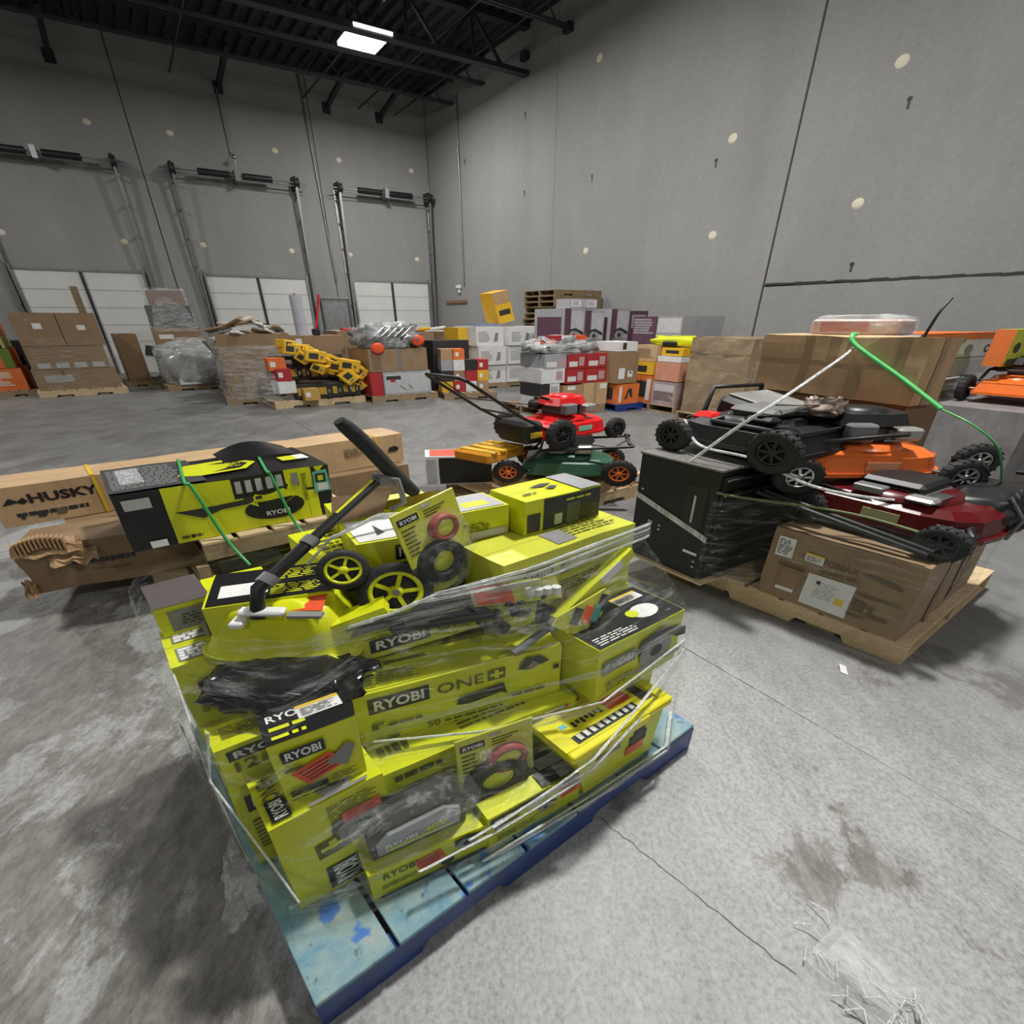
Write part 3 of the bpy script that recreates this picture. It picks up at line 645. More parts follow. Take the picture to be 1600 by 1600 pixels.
C('lime-green carton inside the load under the wide black-topped carton', .145, .655, .50, -4, .16, .3, .325).done()
c = C('wide black-topped lime-green carton behind the yellow hood', .118, .609, .828, -21, .27, .185, .10)
c.rect('t', .02, .02, .99, .98, BLKP).lines('t', .45, .55, .95, .9, 3, YELP).lines('t', .5, .1, .95, .4, 3, YELP).rect('t', .1, .2, .48, .55, WHT, 'painted_glare').plus('f', .68, .45, .07, .3, INK).lines('f', .45, .5, .65, .62, 1, INK); c.done()  # the white patch on top is plastic shine painted on
C('large lime-green carton hidden in the middle of the load', .33, .49, .14, 0, .52, .46, .545).done()
C('lime-green carton stacked at the back of the load behind the wheels', .405, .60, .688, 0, .30, .3, .26).lines('t', .1, .1, .9, .9, 4, INK).badge('f', .1, .6, .3, .25).done()
c = C('lime-green carton with a black top band lying under the two wheels', .352, .445, .69, -8, .36, .135, .095)
c.rect('t', .0, .1, 1, .98, BLKP).badge('f', .14, .24, .42, .56).text('f', 'ONE', .62, .36, .3, .42, INK, 0, .005).lines('t', .2, .75, .9, .92, 1, WHT).lines('f', .1, .84, .5, .94, 1, INK); c.done()
c = C('black-topped lime-green carton with a red corner sticker at the right end of the front', .85, .108, .455, -1, .345, .19, .238)
c.rect('t', .01, .01, .99, .99, BLKP).sticker('t', .30, .76, .24, .3, None, 20).label('t', .62, .68, .3, .22, None, YSTR).oval('t', .72, .36, .14, .18, WHT).oval('t', .60, .40, .06, .1, YELP).lines('t', .05, .05, .5, .25, 2, WHT).rect('f', .05, .50, .42, .74, GRYS).text('f', 'RYOBI', .08, .55, .31, .14, WHT).saw('f', .68, .46, .7).lines('f', .1, .15, .4, .35, 2, INK); c.done()
c = C('lime-green carton at the right end of the load behind the tool case', .86, .165, .14, 0, .335, .135, .313)
c.lines('f', .5, .7, .8, .9, 2, INK).rect('f', .72, .55, .86, .85, WHT, 'paper_label').rect('f', .6, .3, .95, .5, DK); c.done()
C('tall lime-green carton at the right end of the load behind the two end cartons', .875, .31, .14, 0, .33, .6, .555).lines('r', .1, .4, .8, .7, 4, INK).done()
c = C('long lime-green carton under clear film along the top right of the load', .715, .315, .70, 0, .485, .16, .275, mat=LIME2)
c.lines('t', .55, .2, .95, .8, 3, INK).rect('t', .40, .1, .55, .6, GRYS).badge('f', .08, .6, .26, .2).lines('f', .4, .3, .8, .5, 2, INK).plus('f', .4, .6, .06, .2, INK).lines('f', .62, .6, .95, .75, 1, INK); c.done()
C('lime-green carton inside the top right of the load', .73, .485, .70, 0, .43, .3, .27).done()
c = C('lime-green carton with black front panels topmost at the right of the load', .88, .43, .979, -2, .28, .155, .128)
c.rect('f', .22, .03, .99, .97, BLKP).rect('f', .02, .05, .18, .6, DK).rect('f', .36, .12, .46, .45, M('pale_green_print', (.45, .5, .3), .5)).rect('f', .52, .08, .70, .7, M('olive_print', (.07, .085, .045), .4)).lines('f', .5, .74, .95, .9, 1, YELP).lines('f', .6, .2, .95, .6, 4, INK).rect('t', .72, .0, 1, 1, M('grey_gloss_print', (.35, .35, .36), .25)).poly('t', [(.30, .6), (.5, .7), (.62, .62), (.45, .52)], DK).poly('t', [(.42, .4), (.55, .5), (.6, .42), (.5, .32)], DK).lines('t', .1, .2, .3, .4, 1, INK); c.done()
c = C('lime-green carton with a silvery top panel between the blister pack and the topmost carton', .70, .50, .975, -6, .165, .13, .115)
c.rect('t', .05, .05, .95, .95, M('silvery_print', (.42, .42, .44), .3)).rect('t', .3, .2, .75, .5, YELP).lines('f', .1, .3, .7, .6, 2, INK).rect('f', .3, .05, .95, .3, M('silvery_print', (.4, .4, .4), .3)); c.done()
c = C('small open lime-green carton with a white crumpled top behind the nearer wheel', .455, .545, .952, -12, .2, .17, .09)
c.rect('t', .05, .05, .95, .98, M('white_tissue', (.68, .68, .68), .5)).poly('t', [(.3, .2), (.36, .7), (.42, .3)], DK).badge('f', .45, .15, .5, .6); c.done()
part('open_flap', MB().add([(-.02, .17, .09), (.12, .19, .10), (.16, .23, .16), (.0, .22, .17)], [(0, 1, 2, 3)]).add([(-.02, .17, .092), (.12, .19, .102), (.16, .232, .162), (.0, .222, .172)], [(3, 2, 1, 0)]), CARDIN, c.t)
c = C('lime-green carton with an open brown flap at the back of the load', .52, .81, .952, -10, .3, .14, .07); c.done()
part('open_flap', MB().add([(.02, .0, .07), (.29, .0, .07), (.30, -.03, .13), (.04, -.03, .11)], [(0, 1, 2, 3)]).add([(.02, .003, .07), (.29, .003, .07), (.30, -.027, .13), (.04, -.027, .11)], [(3, 2, 1, 0)]), CARD2, c.t)
blister('blister_pack', 'leaning lime-green blister pack with a black coil on top of the load', MP.sub(.568, .44, .835, 12, -9, -6), .205, .325, ((.085, .115), .072))

# yellow-hooded stick tool with a foam handle
fr = MP.sub(.092, .615, .765, -40)
t = thing('stick_cleaner', 'lime-yellow hooded stick tool with a black foam handle on the left of the load', 'power tool', fr)
def hood(a, b):
    # a around the hood, b from skirt to crown
    n = 2*math.pi*a; sq = lambda x: math.copysign(abs(x)**.55, x)
    k = [1.10, 1.02, .95, .86, .74, .5, .0]; zz = [0, .015, .05, .105, .14, .157, .162]
    i = min(5, int(b*6)); f = b*6-i; r = k[i]+(k[i+1]-k[i])*f; z = zz[i]+(zz[i+1]-zz[i])*f
    return (.155+.165*r*sq(math.cos(n)), .105+.115*r*sq(math.sin(n)), z - (.025*(1-b) if math.cos(n) > .7 else 0))
part('hood', MB().sheet(hood, 40, 12), YELP, t)
part('skirt_lip', MB().tube([hood(i/40, 0) for i in range(40)], .006, 5, closed=True), YELP, t)
part('latch', MB().box(.10, .20, -.002, .03, .145, .162, c=.005).box(.085, .115, -.02, -.0+.02, .115, .135, c=.004), WHT, t, 'white latch')
part('sticker', MB().sheet(lambda a, b: (.205+.07*a-.01*b, .03+.075*b, .158-.012*(1-b)), 2, 2), ORS, t, 'orange-red sticker')
part('label_strip', MB().box(.205, .28, .002, .024, .138, .147), GRYS, t)
part('side_vent', MB().box(-.02, -.008, .05, .15, .03, .08), GRYP, t)
part('side_arm', MB().beam((.28, .06, .07), (.40, .09, .12), .06, .03), YELP, t)
q = fr; inv = lambda u, v, z: fr.R.inverted() @ (MP.p + MP.R @ Vector((u, v, z)) - fr.p)
p0, p1, p2 = inv(.205, .535, .90), inv(.225, .545, .985), inv(.606, .70, 1.178)
part('lower_pole', MB().tube([p0, p1, p1.lerp(p2, .35)], .017, 10), BLK, t)
for a_, b_, r_ in ((.04, .10, .023), (.36, .42, .021)): part('joint_collar', MB().tube([p1.lerp(p2, a_), p1.lerp(p2, b_)], r_, 10), GRYP, t)
part('upper_pole', MB().tube([p1.lerp(p2, .35), p1.lerp(p2, .98)], .0145, 10), BLK, t)
part('pole_stripe', MB().tube([p1.lerp(p2, .62)+Vector((0, 0, .012)), p1.lerp(p2, .96)+Vector((0, 0, .012))], .006, 6), YELP, t, 'lime stripe')
g0, g1 = inv(.532, .70, 1.395), inv(.712, .70, 1.105)
part('foam_grip', MB().tube([g0.lerp(g1, k/12) + Vector((0, 0, .006*math.sin(k*.5))) for k in range(13)], [.016, .021]+[.0225]*9+[.021, .017], 14), M('black_foam', (.022, .022, .023), .85, bmp=.4), t)
part('grip_bracket', MB().beam(p2, g0.lerp(g1, .78), .035, .03).tube([p2+Vector((-.01, 0, .02)), p2+Vector((.05, .01, .0)), p2+Vector((.06, .02, -.09)), p2+Vector((.02, .02, -.12))], .009, 6), GRYP, t)

fr = MP.sub(.20, .44, .668, -38)
solo('bin_bag', 'shiny black plastic bag under the yellow hood on the left of the load', 'bag', fr, MB().blob(.165, .11, .06, (0, .02, .045), 48, 24, .24, 2.6, 3, 0, p=.7), BAG)
# two-wheeled lawn tool
fr = MP.sub(.475, .40, .80, -22, 0, -24)
t = thing('wheeled_edger', 'black lawn tool with two lime-hubbed wheels in the middle of the load', 'power tool', fr)
def wheel(parent, o, r, w, hubm, axis='y', n=22, hr=.66, tread=True, spokes=6, hubname='hub', tyre=None):
    """tyre as a part, hub as its sub-part; o = centre"""
    pr = [(r*hr, -w/2), (r*.9, -w/2), (r*.985, -w*.36), (r, -w*.15), (r, w*.15), (r*.985, w*.36), (r*.9, w/2), (r*hr, w/2)]
    mb = MB().lathe(pr, n, o, axis, cap=False)
    if tread:
        for i in range(n):
            a = 2*math.pi*(i+.5)/n; da = 2.2/n
            q = []
            for aa, rr in ((a-da/2, r), (a+da/2, r), (a+da/2, r*1.022), (a-da/2, r*1.022)):
                q.append((rr*math.cos(aa), rr*math.sin(aa)))
            f = (lambda p, h: (o[0]+p[0], o[1]+h, o[2]+p[1])) if axis == 'y' else (lambda p, h: (o[0]+h, o[1]+p[0], o[2]+p[1]))
            vs = [f(p, -w*.42) for p in q]+[f(p, w*.42) for p in q]
            mb.add(vs, [(3, 2, 1, 0), (4, 5, 6, 7), (2, 3, 7, 6), (1, 2, 6, 5), (3, 0, 4, 7)])
    mb.lathe([(0, -w*.12), (r*hr*1.01, -w*.12), (r*hr*1.01, w*.12), (0, w*.12)], n, o, axis)
    ty = part('wheel', mb, tyre or RUB, parent)
    hb = MB().lathe([(0, -w*.46), (r*.16, -w*.46), (r*.22, -w*.16), (r*.22, w*.16), (r*.16, w*.46), (0, w*.46)], n, o, axis)
    hb.lathe([(r*hr*.80, -w*.16), (r*hr*.84, -w*.44), (r*hr*1.02, -w*.44), (r*hr*1.02, w*.44), (r*hr*.84, w*.44), (r*hr*.80, w*.16), (r*hr*.80, -w*.16)], n, o, axis, cap=False)
    for i in range(spokes):
        a = 2*math.pi*i/spokes; c_, s_ = math.cos(a), math.sin(a); k = r*.06; L0, L1 = r*.15, r*hr*.86
        pts = [(c_*L0-s_*k, s_*L0+c_*k), (c_*L0+s_*k, s_*L0-c_*k), (c_*L1+s_*k, s_*L1-c_*k), (c_*L1-s_*k, s_*L1+c_*k)]
        if axis == 'y': hb.prism([(o[0]+x, o[2]+z) for x, z in pts], o[1]-w*.4, o[1]+w*.4, 'y')
        else: hb.prism([(o[1]+x, o[2]+z) for x, z in pts], o[0]-w*.4, o[0]+w*.4, 'x')
    part(hubname, hb, hubm, ty); return ty
w2 = fr.R.inverted() @ (MP.p + MP.R @ Vector((.405, .515, .99)) - fr.p)
wheel(t, (.0, .02, .115), .092, .038, YELP, hr=.72, tread=False, n=28, spokes=5); wheel(t, tuple(w2), .060, .034, YELP, hr=.72, tread=False, n=28, spokes=5)
part('axle', MB().tube([(.0, .0, .115), (-.01, .08, .115), w2], .01, 8), STEEL, t)
part('motor_housing', MB().box(-.06, .10, .06, .16, .04, .16, c=.02).box(.05, .2, .06, .14, .02, .09, c=.015), BLK, t)
part('guard', MB().box(-.03, .22, -.05, .06, .0, .02, c=.006), BLK, t)
# bag of small black fittings with a red sticker on its header card
fr = MP; t = thing('parts_bag', 'clear bag of black fittings with an orange-red sticker on its header card', 'package', fr.sub(.64, .36, .712))
B = lambda a, b, z=0: (.20*a, -.035-.10*a+.055*b-z, .015+.145*b+z)
part('header_card', MB().sheet(lambda a, b: B(a, .62+.5*b, .022), 4, 2, smooth=False), LIME2, t); part('sticker', MB().sheet(lambda a, b: B(.03+.42*a, .64+.42*b, .025), 2, 2), ORS, t)
mb = MB(); rnd = random.Random(3)
for i in range(16):
    a, b = rnd.random(), rnd.random()*.75; q = B(a, b, .012); mb.cyl(rnd.uniform(.006, .014), -.02, .02, 7, q, rnd.choice('xyz'))
part('fittings', mb, BLK, t, kind='stuff')
mb = MB()
for i in range(4): q = B(.62+.1*i, .8, .032); mb.cyl(.012, -.012, .012, 8, q, 'z')
part('white_nozzles', mb, WHT, t, kind='stuff')
part('bag', MB().sheet(lambda a, b: tuple(Vector(B(-.05+1.15*a, -.1+1.1*b, .045+.02*noise.noise(Vector((a*6, b*6, 1)))))), 16, 10), CLEAR, t)
# yellow wand with a white label, and a card of small tools
a, b = Vector((.83, .245, .745)), Vector((1.12, .262, .905)); fr = MP.sub(0, 0)
t = thing('extension_wand', 'lime-yellow tool wand with a white label leaning across the right of the load', 'power tool', MP.sub(.83, .245, .745))
d = b-a
part('wand', MB().beam((0, 0, 0), d, .03, .042), YELP, t); part('paper_label', MB().beam(d*.55+Vector((0, -.017, .004)), d*.82+Vector((0, -.017, .004)), .002, .04), WHT, t)
part('wand_tip', MB().tube([d*-.12, d*.02], .02, 10).tube([d*-.45+Vector((-.02, 0, .02)), d*-.12], .012, 8), GRYP, t)
t = thing('tool_card', 'pointed lime-green card of small hand tools above the black-topped end carton', 'package', MP.sub(.79, .205, .70, 0, 0, -10))
part('backing_card', MB().prism([(0, .06), (.02, .085), (.20, .115), (.22, .10), (.135, -.045), (.11, -.05)], 0, .006, 'y'), LIME2, t)
for k, (x, z, m) in enumerate([(.06, .06, BLK), (.10, .05, ORS), (.13, .04, M('teal_plastic', (.02, .25, .2), .4)), (.16, .07, BLK), (.12, .0, BLK)]):
    part('small_tool', MB().beam((x, -.01, z-.02), (x+.03, -.01, z+.03), .014, .016), m, t)

# stretch film round the load, bunched ropes of film, and the torn tail at the left
R0 = [(.03, .17), (.15, .10), (.42, .045), (.73, .0), (1.06, -.005), (1.22, .10), (1.22, .55), (1.2, .93), (.6, 1.0), (.06, 1.0), (.0, .75), (.0, .40)]
R1 = [(.005, .33), (.085, .215), (.30, .30), (.82, .085), (1.19, .085), (1.225, .20), (1.225, .55), (1.2, .93), (.6, 1.0), (.06, 1.0), (.005, .75), (.005, .50)]
R2 = [(.03, .58), (.24, .36), (.55, .38), (.72, .29), (1.19, .285), (1.22, .36), (1.2, .6), (1.1, .85), (.7, .98), (.12, .97), (.02, .85), (.02, .72)]
def cr(P, t):
    n = len(P); i = int(t*n) % n; f = t*n-int(t*n); p = [Vector((*P[(i+k) % n], 0)) for k in (-1, 0, 1, 2)]
    lin = p[1].lerp(p[2], f); c_ = .5*((2*p[1])+(p[2]-p[0])*f+(2*p[0]-5*p[1]+4*p[2]-p[3])*f*f+(3*p[1]-p[0]-3*p[2]+p[3])*f**3)
    return lin.lerp(c_, .35)
def wrapfn(a, b):
    a = a % 1.0; f = b*2
    p = cr(R0, a).lerp(cr(R1, a), f) if f <= 1 else cr(R1, a).lerp(cr(R2, a), f-1)
    z = .16+.52*f if f <= 1 else .68+.24*(f-1)
    c0 = Vector((.6, .5, 0)); o = (p-c0).normalized()
    k = .012+.012*noise.noise(Vector((a*40, b*5, 2)))+.006*noise.noise(Vector((a*90, b*14, 5)))
    return (p.x+o.x*k, p.y+o.y*k, z+.012*noise.noise(Vector((a*20, b, 9))))
fr = MP.sub(0, 0); t = thing('stretch_wrap', 'clear stretch film wound round the lime-green load on the blue pallet', 'stretch film', fr)
part('film_sheet', MB().sheet(wrapfn, 150, 34), FILM, t)
ropes = [[(.36, .43, .85), (.45, .38, .89), (.55, .35, .93), (.75, .285, .96), (1.2, .27, .985)], [(.55, .36, .92), (.78, .28, .94), (1.2, .27, .965)], [(.5, .38, .90), (.8, .29, .90), (1.21, .275, .93)],
 [(.32, .315, .50), (.55, .20, .47), (.84, .075, .50), (1.19, .085, .56)], [(.45, .035, .30), (.62, .02, .33), (.73, -.005, .40), (.92, .02, .47), (1.19, .08, .52)], [(.40, .06, .26), (.60, .03, .30), (.72, -.01, .36), (.9, .0, .44)],
 [(.27, .06, .27), (.45, .03, .28), (.70, -.005, .33)], [(.42, .04, .15), (.73, .01, .165), (1.06, -.005, .165), (1.2, .08, .17)], [(.46, .035, .135), (.78, -.002, .15), (1.05, -.012, .155)],
 [(.03, .36, .74), (.0, .36, .58), (.035, .20, .40), (.05, .16, .26)], [(.02, .6, .75), (.0, .42, .50), (.0, .35, .22)], [(.36, .62, .98), (.42, .60, 1.06), (.55, .60, 1.10), (.68, .58, 1.08)]]
bands = [([(.27, .42, .845), (.48, .365, .88), (.72, .295, .93), (1.21, .27, .975)], .055), ([(.46, .36, .86), (.74, .288, .905), (1.21, .272, .945)], .035), ([(.54, .025, .31), (.73, -.012, .37), (.92, .0, .455), (1.19, .07, .53)], .05),
 ([(.30, .295, .46), (.55, .185, .455), (.84, .07, .49), (1.19, .08, .55)], .04), ([(.42, .04, .15), (.73, -.002, .155), (1.06, -.014, .16), (1.2, .07, .17)], .035), ([(.30, .30, .56), (.6, .19, .60), (.83, .08, .64), (1.2, .08, .66)], .03)]  # film strips whose milky streaks stand in for glare bands
for i, (r, w) in enumerate(bands):
    P = [Vector(q) for q in r]
    def bf(a, b):
        k = min(len(P)-2, int(a*(len(P)-1))); f = a*(len(P)-1)-k; q = P[k].lerp(P[k+1], f)
        return (q.x, q.y-.006-.004*noise.noise(Vector((a*14, b*3, i))), q.z+w*(b-.5)*(1+.4*noise.noise(Vector((a*5, i, 0)))))
    part('film_band', MB().sheet(bf, 40, 6), FILM_GLARE, t)
for i, r in enumerate(ropes):
    P = [Vector(q) for q in r]; pts = []
    for a, b in zip(P, P[1:]): pts += [a.lerp(b, k/6) for k in range(6)]
    pts.append(P[-1]); mb = MB()
    for s in range(3): mb.tube([q+Vector((0, -.004*s, .007*(s-1)+.004*noise.noise(Vector((k*.5, s*7, i))))) for k, q in enumerate(pts)], .0022+.0012*(s == 1), 4)
    part('film_rope', mb, FILMR, t)
part('film_tail', MB().sheet(lambda a, b: (-.005-.085*a*(1-.5*b)+.015*noise.noise(Vector((a*5, b*5, 0))), .24+.12*b-.02*a, .20-.03*a+.15*b*(1-.4*a)+.025*noise.noise(Vector((a*7, b*7, 4)))), 16, 16), FILMH, t)
part('film_tail', MB().sheet(lambda a, b: (.03+.18*a, .19-.06*a-.03*b+.01*noise.noise(Vector((a*8, b*6, 0))), .145+.12*b+.02*noise.noise(Vector((a*7, b*7, 4)))), 16, 8), FILMH, t)
# ---------------------------------------------------------------- lawn mowers
def mower(label, fr, deck, hub=BLK, eng=BLK, handle=None, bag=None, wheels=None, name='lawn_mower', sticker=None, cover=None, tyre=None, group=None, rw=.13, fw=.105, low=False):
    """forward is +x; origin on the ground under the middle of the deck"""
    t = thing(name, label, 'lawn mower', fr, group)
    def ol(k):   # deck outline: squared tail, rounded nose
        p = [(-.33, -.2), (-.33, .2), (-.24, .235), (.16, .235), (.27, .20), (.335, .12), (.35, 0), (.335, -.12), (.27, -.20), (.16, -.235), (-.24, -.235)]
        return [(x*k, y*k) for x, y in p][::-1]
    mb = MB().prism(ol(1.04), .075, .10, 'z').prism(ol(1.0), .10, .185, 'z', 0, .94).prism(ol(.94), .185, .215, 'z', 0, .80)
    part('deck', mb, deck, t)
    part('deck_crown', MB().lathe([(.20, .215), (.185, .245), (.12, .255), (0, .255)], 18), deck, t)
    W_ = wheels or [(.27, -.27, fw), (.27, .27, fw), (-.27, -.275, rw), (-.27, .275, rw)]
    for w in W_: wheel(t, (w[0], w[1], w[2] if len(w) < 4 else w[3]), w[2], .05, hub, hr=.60, n=18, spokes=7, tyre=tyre)
    for x, r in ((.27, fw), (-.27, rw)): part('axle', MB().tube([(x, -.25, r), (x, .25, r)], .01, 6), STEEL, t)
    z = .22 if low else .25; kz = .4 if low else 1
    part('engine_block', MB().box(-.10, .12, -.12, .12, z, z+.10*kz, c=.015), M('engine_grey', (.11, .11, .115), .45), t)
    mb = MB()
    for k in range(6): mb.box(.05, .17, -.135, -.02, z+(.012+.014*k)*kz, z+(.018+.014*k)*kz)
    part('cooling_fins', mb, SIL, t, kind='stuff')
    if low: part('engine_cover', MB().box(-.15, .10, -.13, .13, z+.04, z+.085, c=.02), cover or eng, t)
    else: part('engine_cover', MB().prism([(-.15, -.13), (-.17, 0), (-.13, .13), (.05, .15), (.17, .10), (.19, 0), (.16, -.10), (.05, -.15)][::-1], z+.10, z+.165, 'z', 0, .85).lathe([(.10, z+.165), (.09, z+.185), (0, z+.188)], 16), cover or eng, t)
    part('fuel_tank', MB().box(-.18, -.02, .10, .19, z+.03*kz, z+.13*kz, c=.025).cyl(.03, z+.13*kz, z+.15*kz, 10, (-.1, .145, 0)), BLK, t)
    part('muffler', MB().box(.06, .17, -.20, -.12, z+.03*kz, z+.10*kz, c=.012), M('pale_muffler_metal', (.48, .47, .44), .4, .7), t)
    part('air_filter', MB().box(-.14, -.02, -.19, -.12, z+.02*kz, z+.12*kz, c=.012*(1 if kz == 1 else .5)), GRYP, t)
    part('recoil_grip', MB().beam((-.18, -.05, z+.16*kz), (-.18, .03, z+.17*kz), .02, .02), BLK, t)
    if sticker: part('sticker', MB().box(-.05, .09, -.2365, -.232, .12, .165), sticker, t)
    H_ = handle or [(-.32, .15), (-.62, .45), (-.98, .88)]
    for y in (-.2, .2): part('handle_tube', MB().tube([(x, y, zz) for x, zz in H_], .0125, 8), BLK, t)
    x, zz = H_[-1]; part('handle_bar', MB().tube([(x, -.2, zz), (x-.03, -.17, zz+.02), (x-.03, .17, zz+.02), (x, .2, zz)], .014, 8), BLK, t)
    x2, z2 = H_[-2]; part('cross_bar', MB().tube([(x2, -.2, z2), (x2, .2, z2)], .01, 6), BLK, t)
    part('control_cable', MB().tube([(x, .1, zz), (x*.75, .13, zz*.7), (-.3, .1, .36), (-.1, .08, .33)], .005, 5), BLK, t)
    if bag:
        b = MB(); b.prism([(-.35, .16), (-.35, .40), (-.62, .50), (-.86, .42), (-.84, .14)], -.19, .19, 'y')
        part('grass_bag', b, M('black_mesh_cloth', (.014, .014, .014), .8, bmp=.4), t)
    return t

# ---------------------------------------------------------------- the pallet of mowers on the right
pallet('pale wooden pallet with notched edge under the tool cabinet and mowers on the right', Fr(3.345, .66, 0, 95.5), 1.21, 1.14, PINE)
fr = Fr(1.955, 1.365, .14, 1)
solo('plywood_skid', 'thin plywood sheet under the black tool cabinet', 'board', fr, MB().box(-.01, .9, -.01, .53, 0, .012), PINE)
fr = Fr(1.966, 1.385, .152, 1)
t = thing('tool_cabinet', 'black steel tool cabinet with a row of drawers on the right pallet', 'cabinet', fr)
CAB = M('black_cabinet_paint', (.006, .006, .006), .5, var=.2)
part('cabinet_body', MB().box(0, .85, 0, .47, 0, .735, c=.006), CAB, t)
part('cabinet_top', MB().box(-.006, .856, -.006, .476, .735, .752, c=.004), M('grey_work_top', (.16, .155, .145), .45, var=.3), t)
for k in range(7):
    z0 = .05+.094*k
    d = part('drawer', MB().box(.02, .83, -.014, 0, z0, z0+.086, c=.003), CAB, t)
    part('drawer_pull', MB().box(.03, .82, -.026, -.013, z0+.066, z0+.074), M('pull_metal', (.35, .35, .35), .3, .9), d)
part('pull_slot', MB().box(-.006, 0, .10, .112, .38, .56), SIL, t, 'bright vertical handle slot')
part('recess_panel', MB().box(-.003, 0, .045, .16, .34, .62), BLK, t)
part('maker_plate', MB().box(-.003, 0, .04, .12, .165, .182), WHT, t)
for y, z in ((.36, .26), (.36, .29), (.29, .25), (.29, .28), (.05, .08), (.05, .12), (.43, .5)): part('bolt', MB().lathe([(.008, -.001), (.006, -.004), (0, -.005)], 8, (0, y, z), 'x'), SIL, t)
part('film_band', MB().sheet(lambda a, b: (-.009, .47*a, .44+.04*b-.16*(1-a)), 8, 2), FILMR, t, 'band of stretch film')
B2 = Carton('carton', 'big dull brown carton with white paper labels standing on the right pallet', 'box', Fr(2.139, 1.178, .14, -84.7), .585, .86, .448, CARD2, tape=TAPE, dent=.006)
BRN = M('brown_print', (.13, .10, .06), .7)
B2.text('f', 'CORPOMAX', .24, .66, .40, .10, BRN, 0, .015).poly('f', [(.66, .70), (.70, .74), (.86, .71), (.92, .65), (.9, .63), (.78, .66)], BRN).label('f', .05, .62, .13, .28).label('f', .27, .66, .13, .12, None, YSTR).rect('f', .33, .06, .66, .52, WHT, 'paper_label')
B2.lines('f', .40, .2, .58, .44, 6, M('grey_pen', (.25, .25, .26), .6), .4).rect('f', .56, .2, .62, .3, YSTR, 'label_mark').rect('f', .40, .40, .43, .45, DK, 'label_mark').rect('f', .12, .18, .30, .5, M('brown_print_pale', (.22, .155, .085), .7)).rect('f', .14, .22, .28, .44, CARD2).rect('f', .13, .15, .27, .20, WHT, 'paper_label').lines('f', .40, .56, .75, .62, 1, BRN, .7)
B2.rect('f', .68, .43, .95, .46, BRN).rect('f', .68, .22, .76, .36, BRN).rect('f', .80, .18, .92, .22, BRN).rect('f', .79, .18, .815, .34, BRN).rect('f', .66, .14, .78, .17, BRN).rect('f', .10, .52, .3, .54, BRN)
B2.rect('r', .30, 0, .34, 1, CARDIN, 'flap_seam').rect('r', .56, .1, .62, 1, CARDIN, 'dark_stripe').rect('r', .70, .05, .73, 1, CARDIN, 'dark_stripe'); B2.done()
mower('dark red mower with a long black folded handle on the big brown carton', Fr(2.56, .90, .592, -90), DRED, BLK, handle=[(-.30, .19), (-.40, .24), (.33, .13)], bag=False, sticker=M('pale_sticker', (.4, .4, .2), .5), rw=.10, fw=.09, low=True)
A_ = [o for o in bpy.data.objects if o.name.startswith('lawn_mower') and not o.parent][-1]
for dy in (0, .05): part('folded_handle_tube', MB().tube([(-.42, -.40+dy, .16), (0, -.385+dy, .10), (.27, -.36+dy, .055)], .014, 8), BLK, A_)
fr = Fr(2.38, .62, .60)
part('deck_guard', MB().blob(.12, .09, .06, (.52, .02, .12), 18, 10, .2, 3, 4), DRED, solo('mower_wheel_guard', 'red and black wheel guard of the lowest mower above the carton corner', 'mower part', fr, MB().box(-.02, .10, -.05, .06, .03, .14, c=.03), BLK))
t = thing('grass_catcher', 'black ribbed grass catcher hanging over the right end of the right pallet', 'grass bag', Fr(2.72, .585, .595, 8))
part('bag', MB().blob(.24, .14, .13, (.12, .1, .13), 26, 14, .18, 3, 2, 0, p=.6), BLK, t)
for k in range(5): part('rib', MB().tube([(-.06+.08*k, -.03, .04), (-.06+.08*k, -.05, .16), (-.05+.08*k, .02, .26)], .008, 5), GRYP, t)
part('frame_tube', MB().tube([(-.16, -.04, .27), (.36, -.05, .29), (.42, .08, .27)], .013, 7), BLK, t)
fr = Fr(2.68, 1.24, .775, -33)
mower('orange mower with a black engine topmost on the right pallet', fr, ORGP, SIL, wheels=[(.335, -.29, .098, .10), (.56, -.06, .105, .12), (-.36, -.285, .105, .10), (-.34, .26, .105, .10)], handle=[(-.28, .18), (-.31, .27), (.10, .32)], sticker=M('faded_sticker', (.75, .35, .2), .5))
mower('black and red mower with a grey top plate standing on the tool cabinet', Fr(2.36, 1.52, .904, 90), BLK, BLK, handle=[(-.28, .17), (-.30, .21), (.12, .215)], rw=.12, fw=.10, low=True, cover=M('dusty_grey_plastic', (.15, .15, .145), .5))
C_ = [o for o in bpy.data.objects if o.name.startswith('lawn_mower') and not o.parent][-1]
part('red_cap', MB().box(.16, .30, .02, .14, .17, .235, c=.025), REDP, C_, 'bright red engine cap')
fr = Fr(2.60, 1.62, 1.10, 88, -12)
t = thing('grass_catcher', 'grey-topped black grass catcher lying beside the big tilted carton', 'grass bag', fr)
part('bag', MB().box(-.22, .22, -.17, .19, -.05, .085, c=.03), BLK, t); part('lid', MB().box(-.18, .2, -.15, .15, .085, .10, c=.01), M('dusty_grey_lid', (.24, .24, .225), .4, var=.3), t, 'dusty grey lid')
part('frame_tube', MB().tube([(.24, -.2, -.08), (.26, -.18, .11), (.26, .2, .12), (.24, .22, -.08)], .014, 7), BLK, t)
solo('wrapped_bundle', 'small film-wrapped brown bundle on the mowers under the big tilted carton', 'package', Fr(2.55, 1.36, 1.17, 30, 20), MB().blob(.13, .08, .05, (0, 0, .02), 26, 14, .5, 4, 7, p=.5), M('film_over_brown', (.34, .27, .23), .18, var=.6, scale=16))
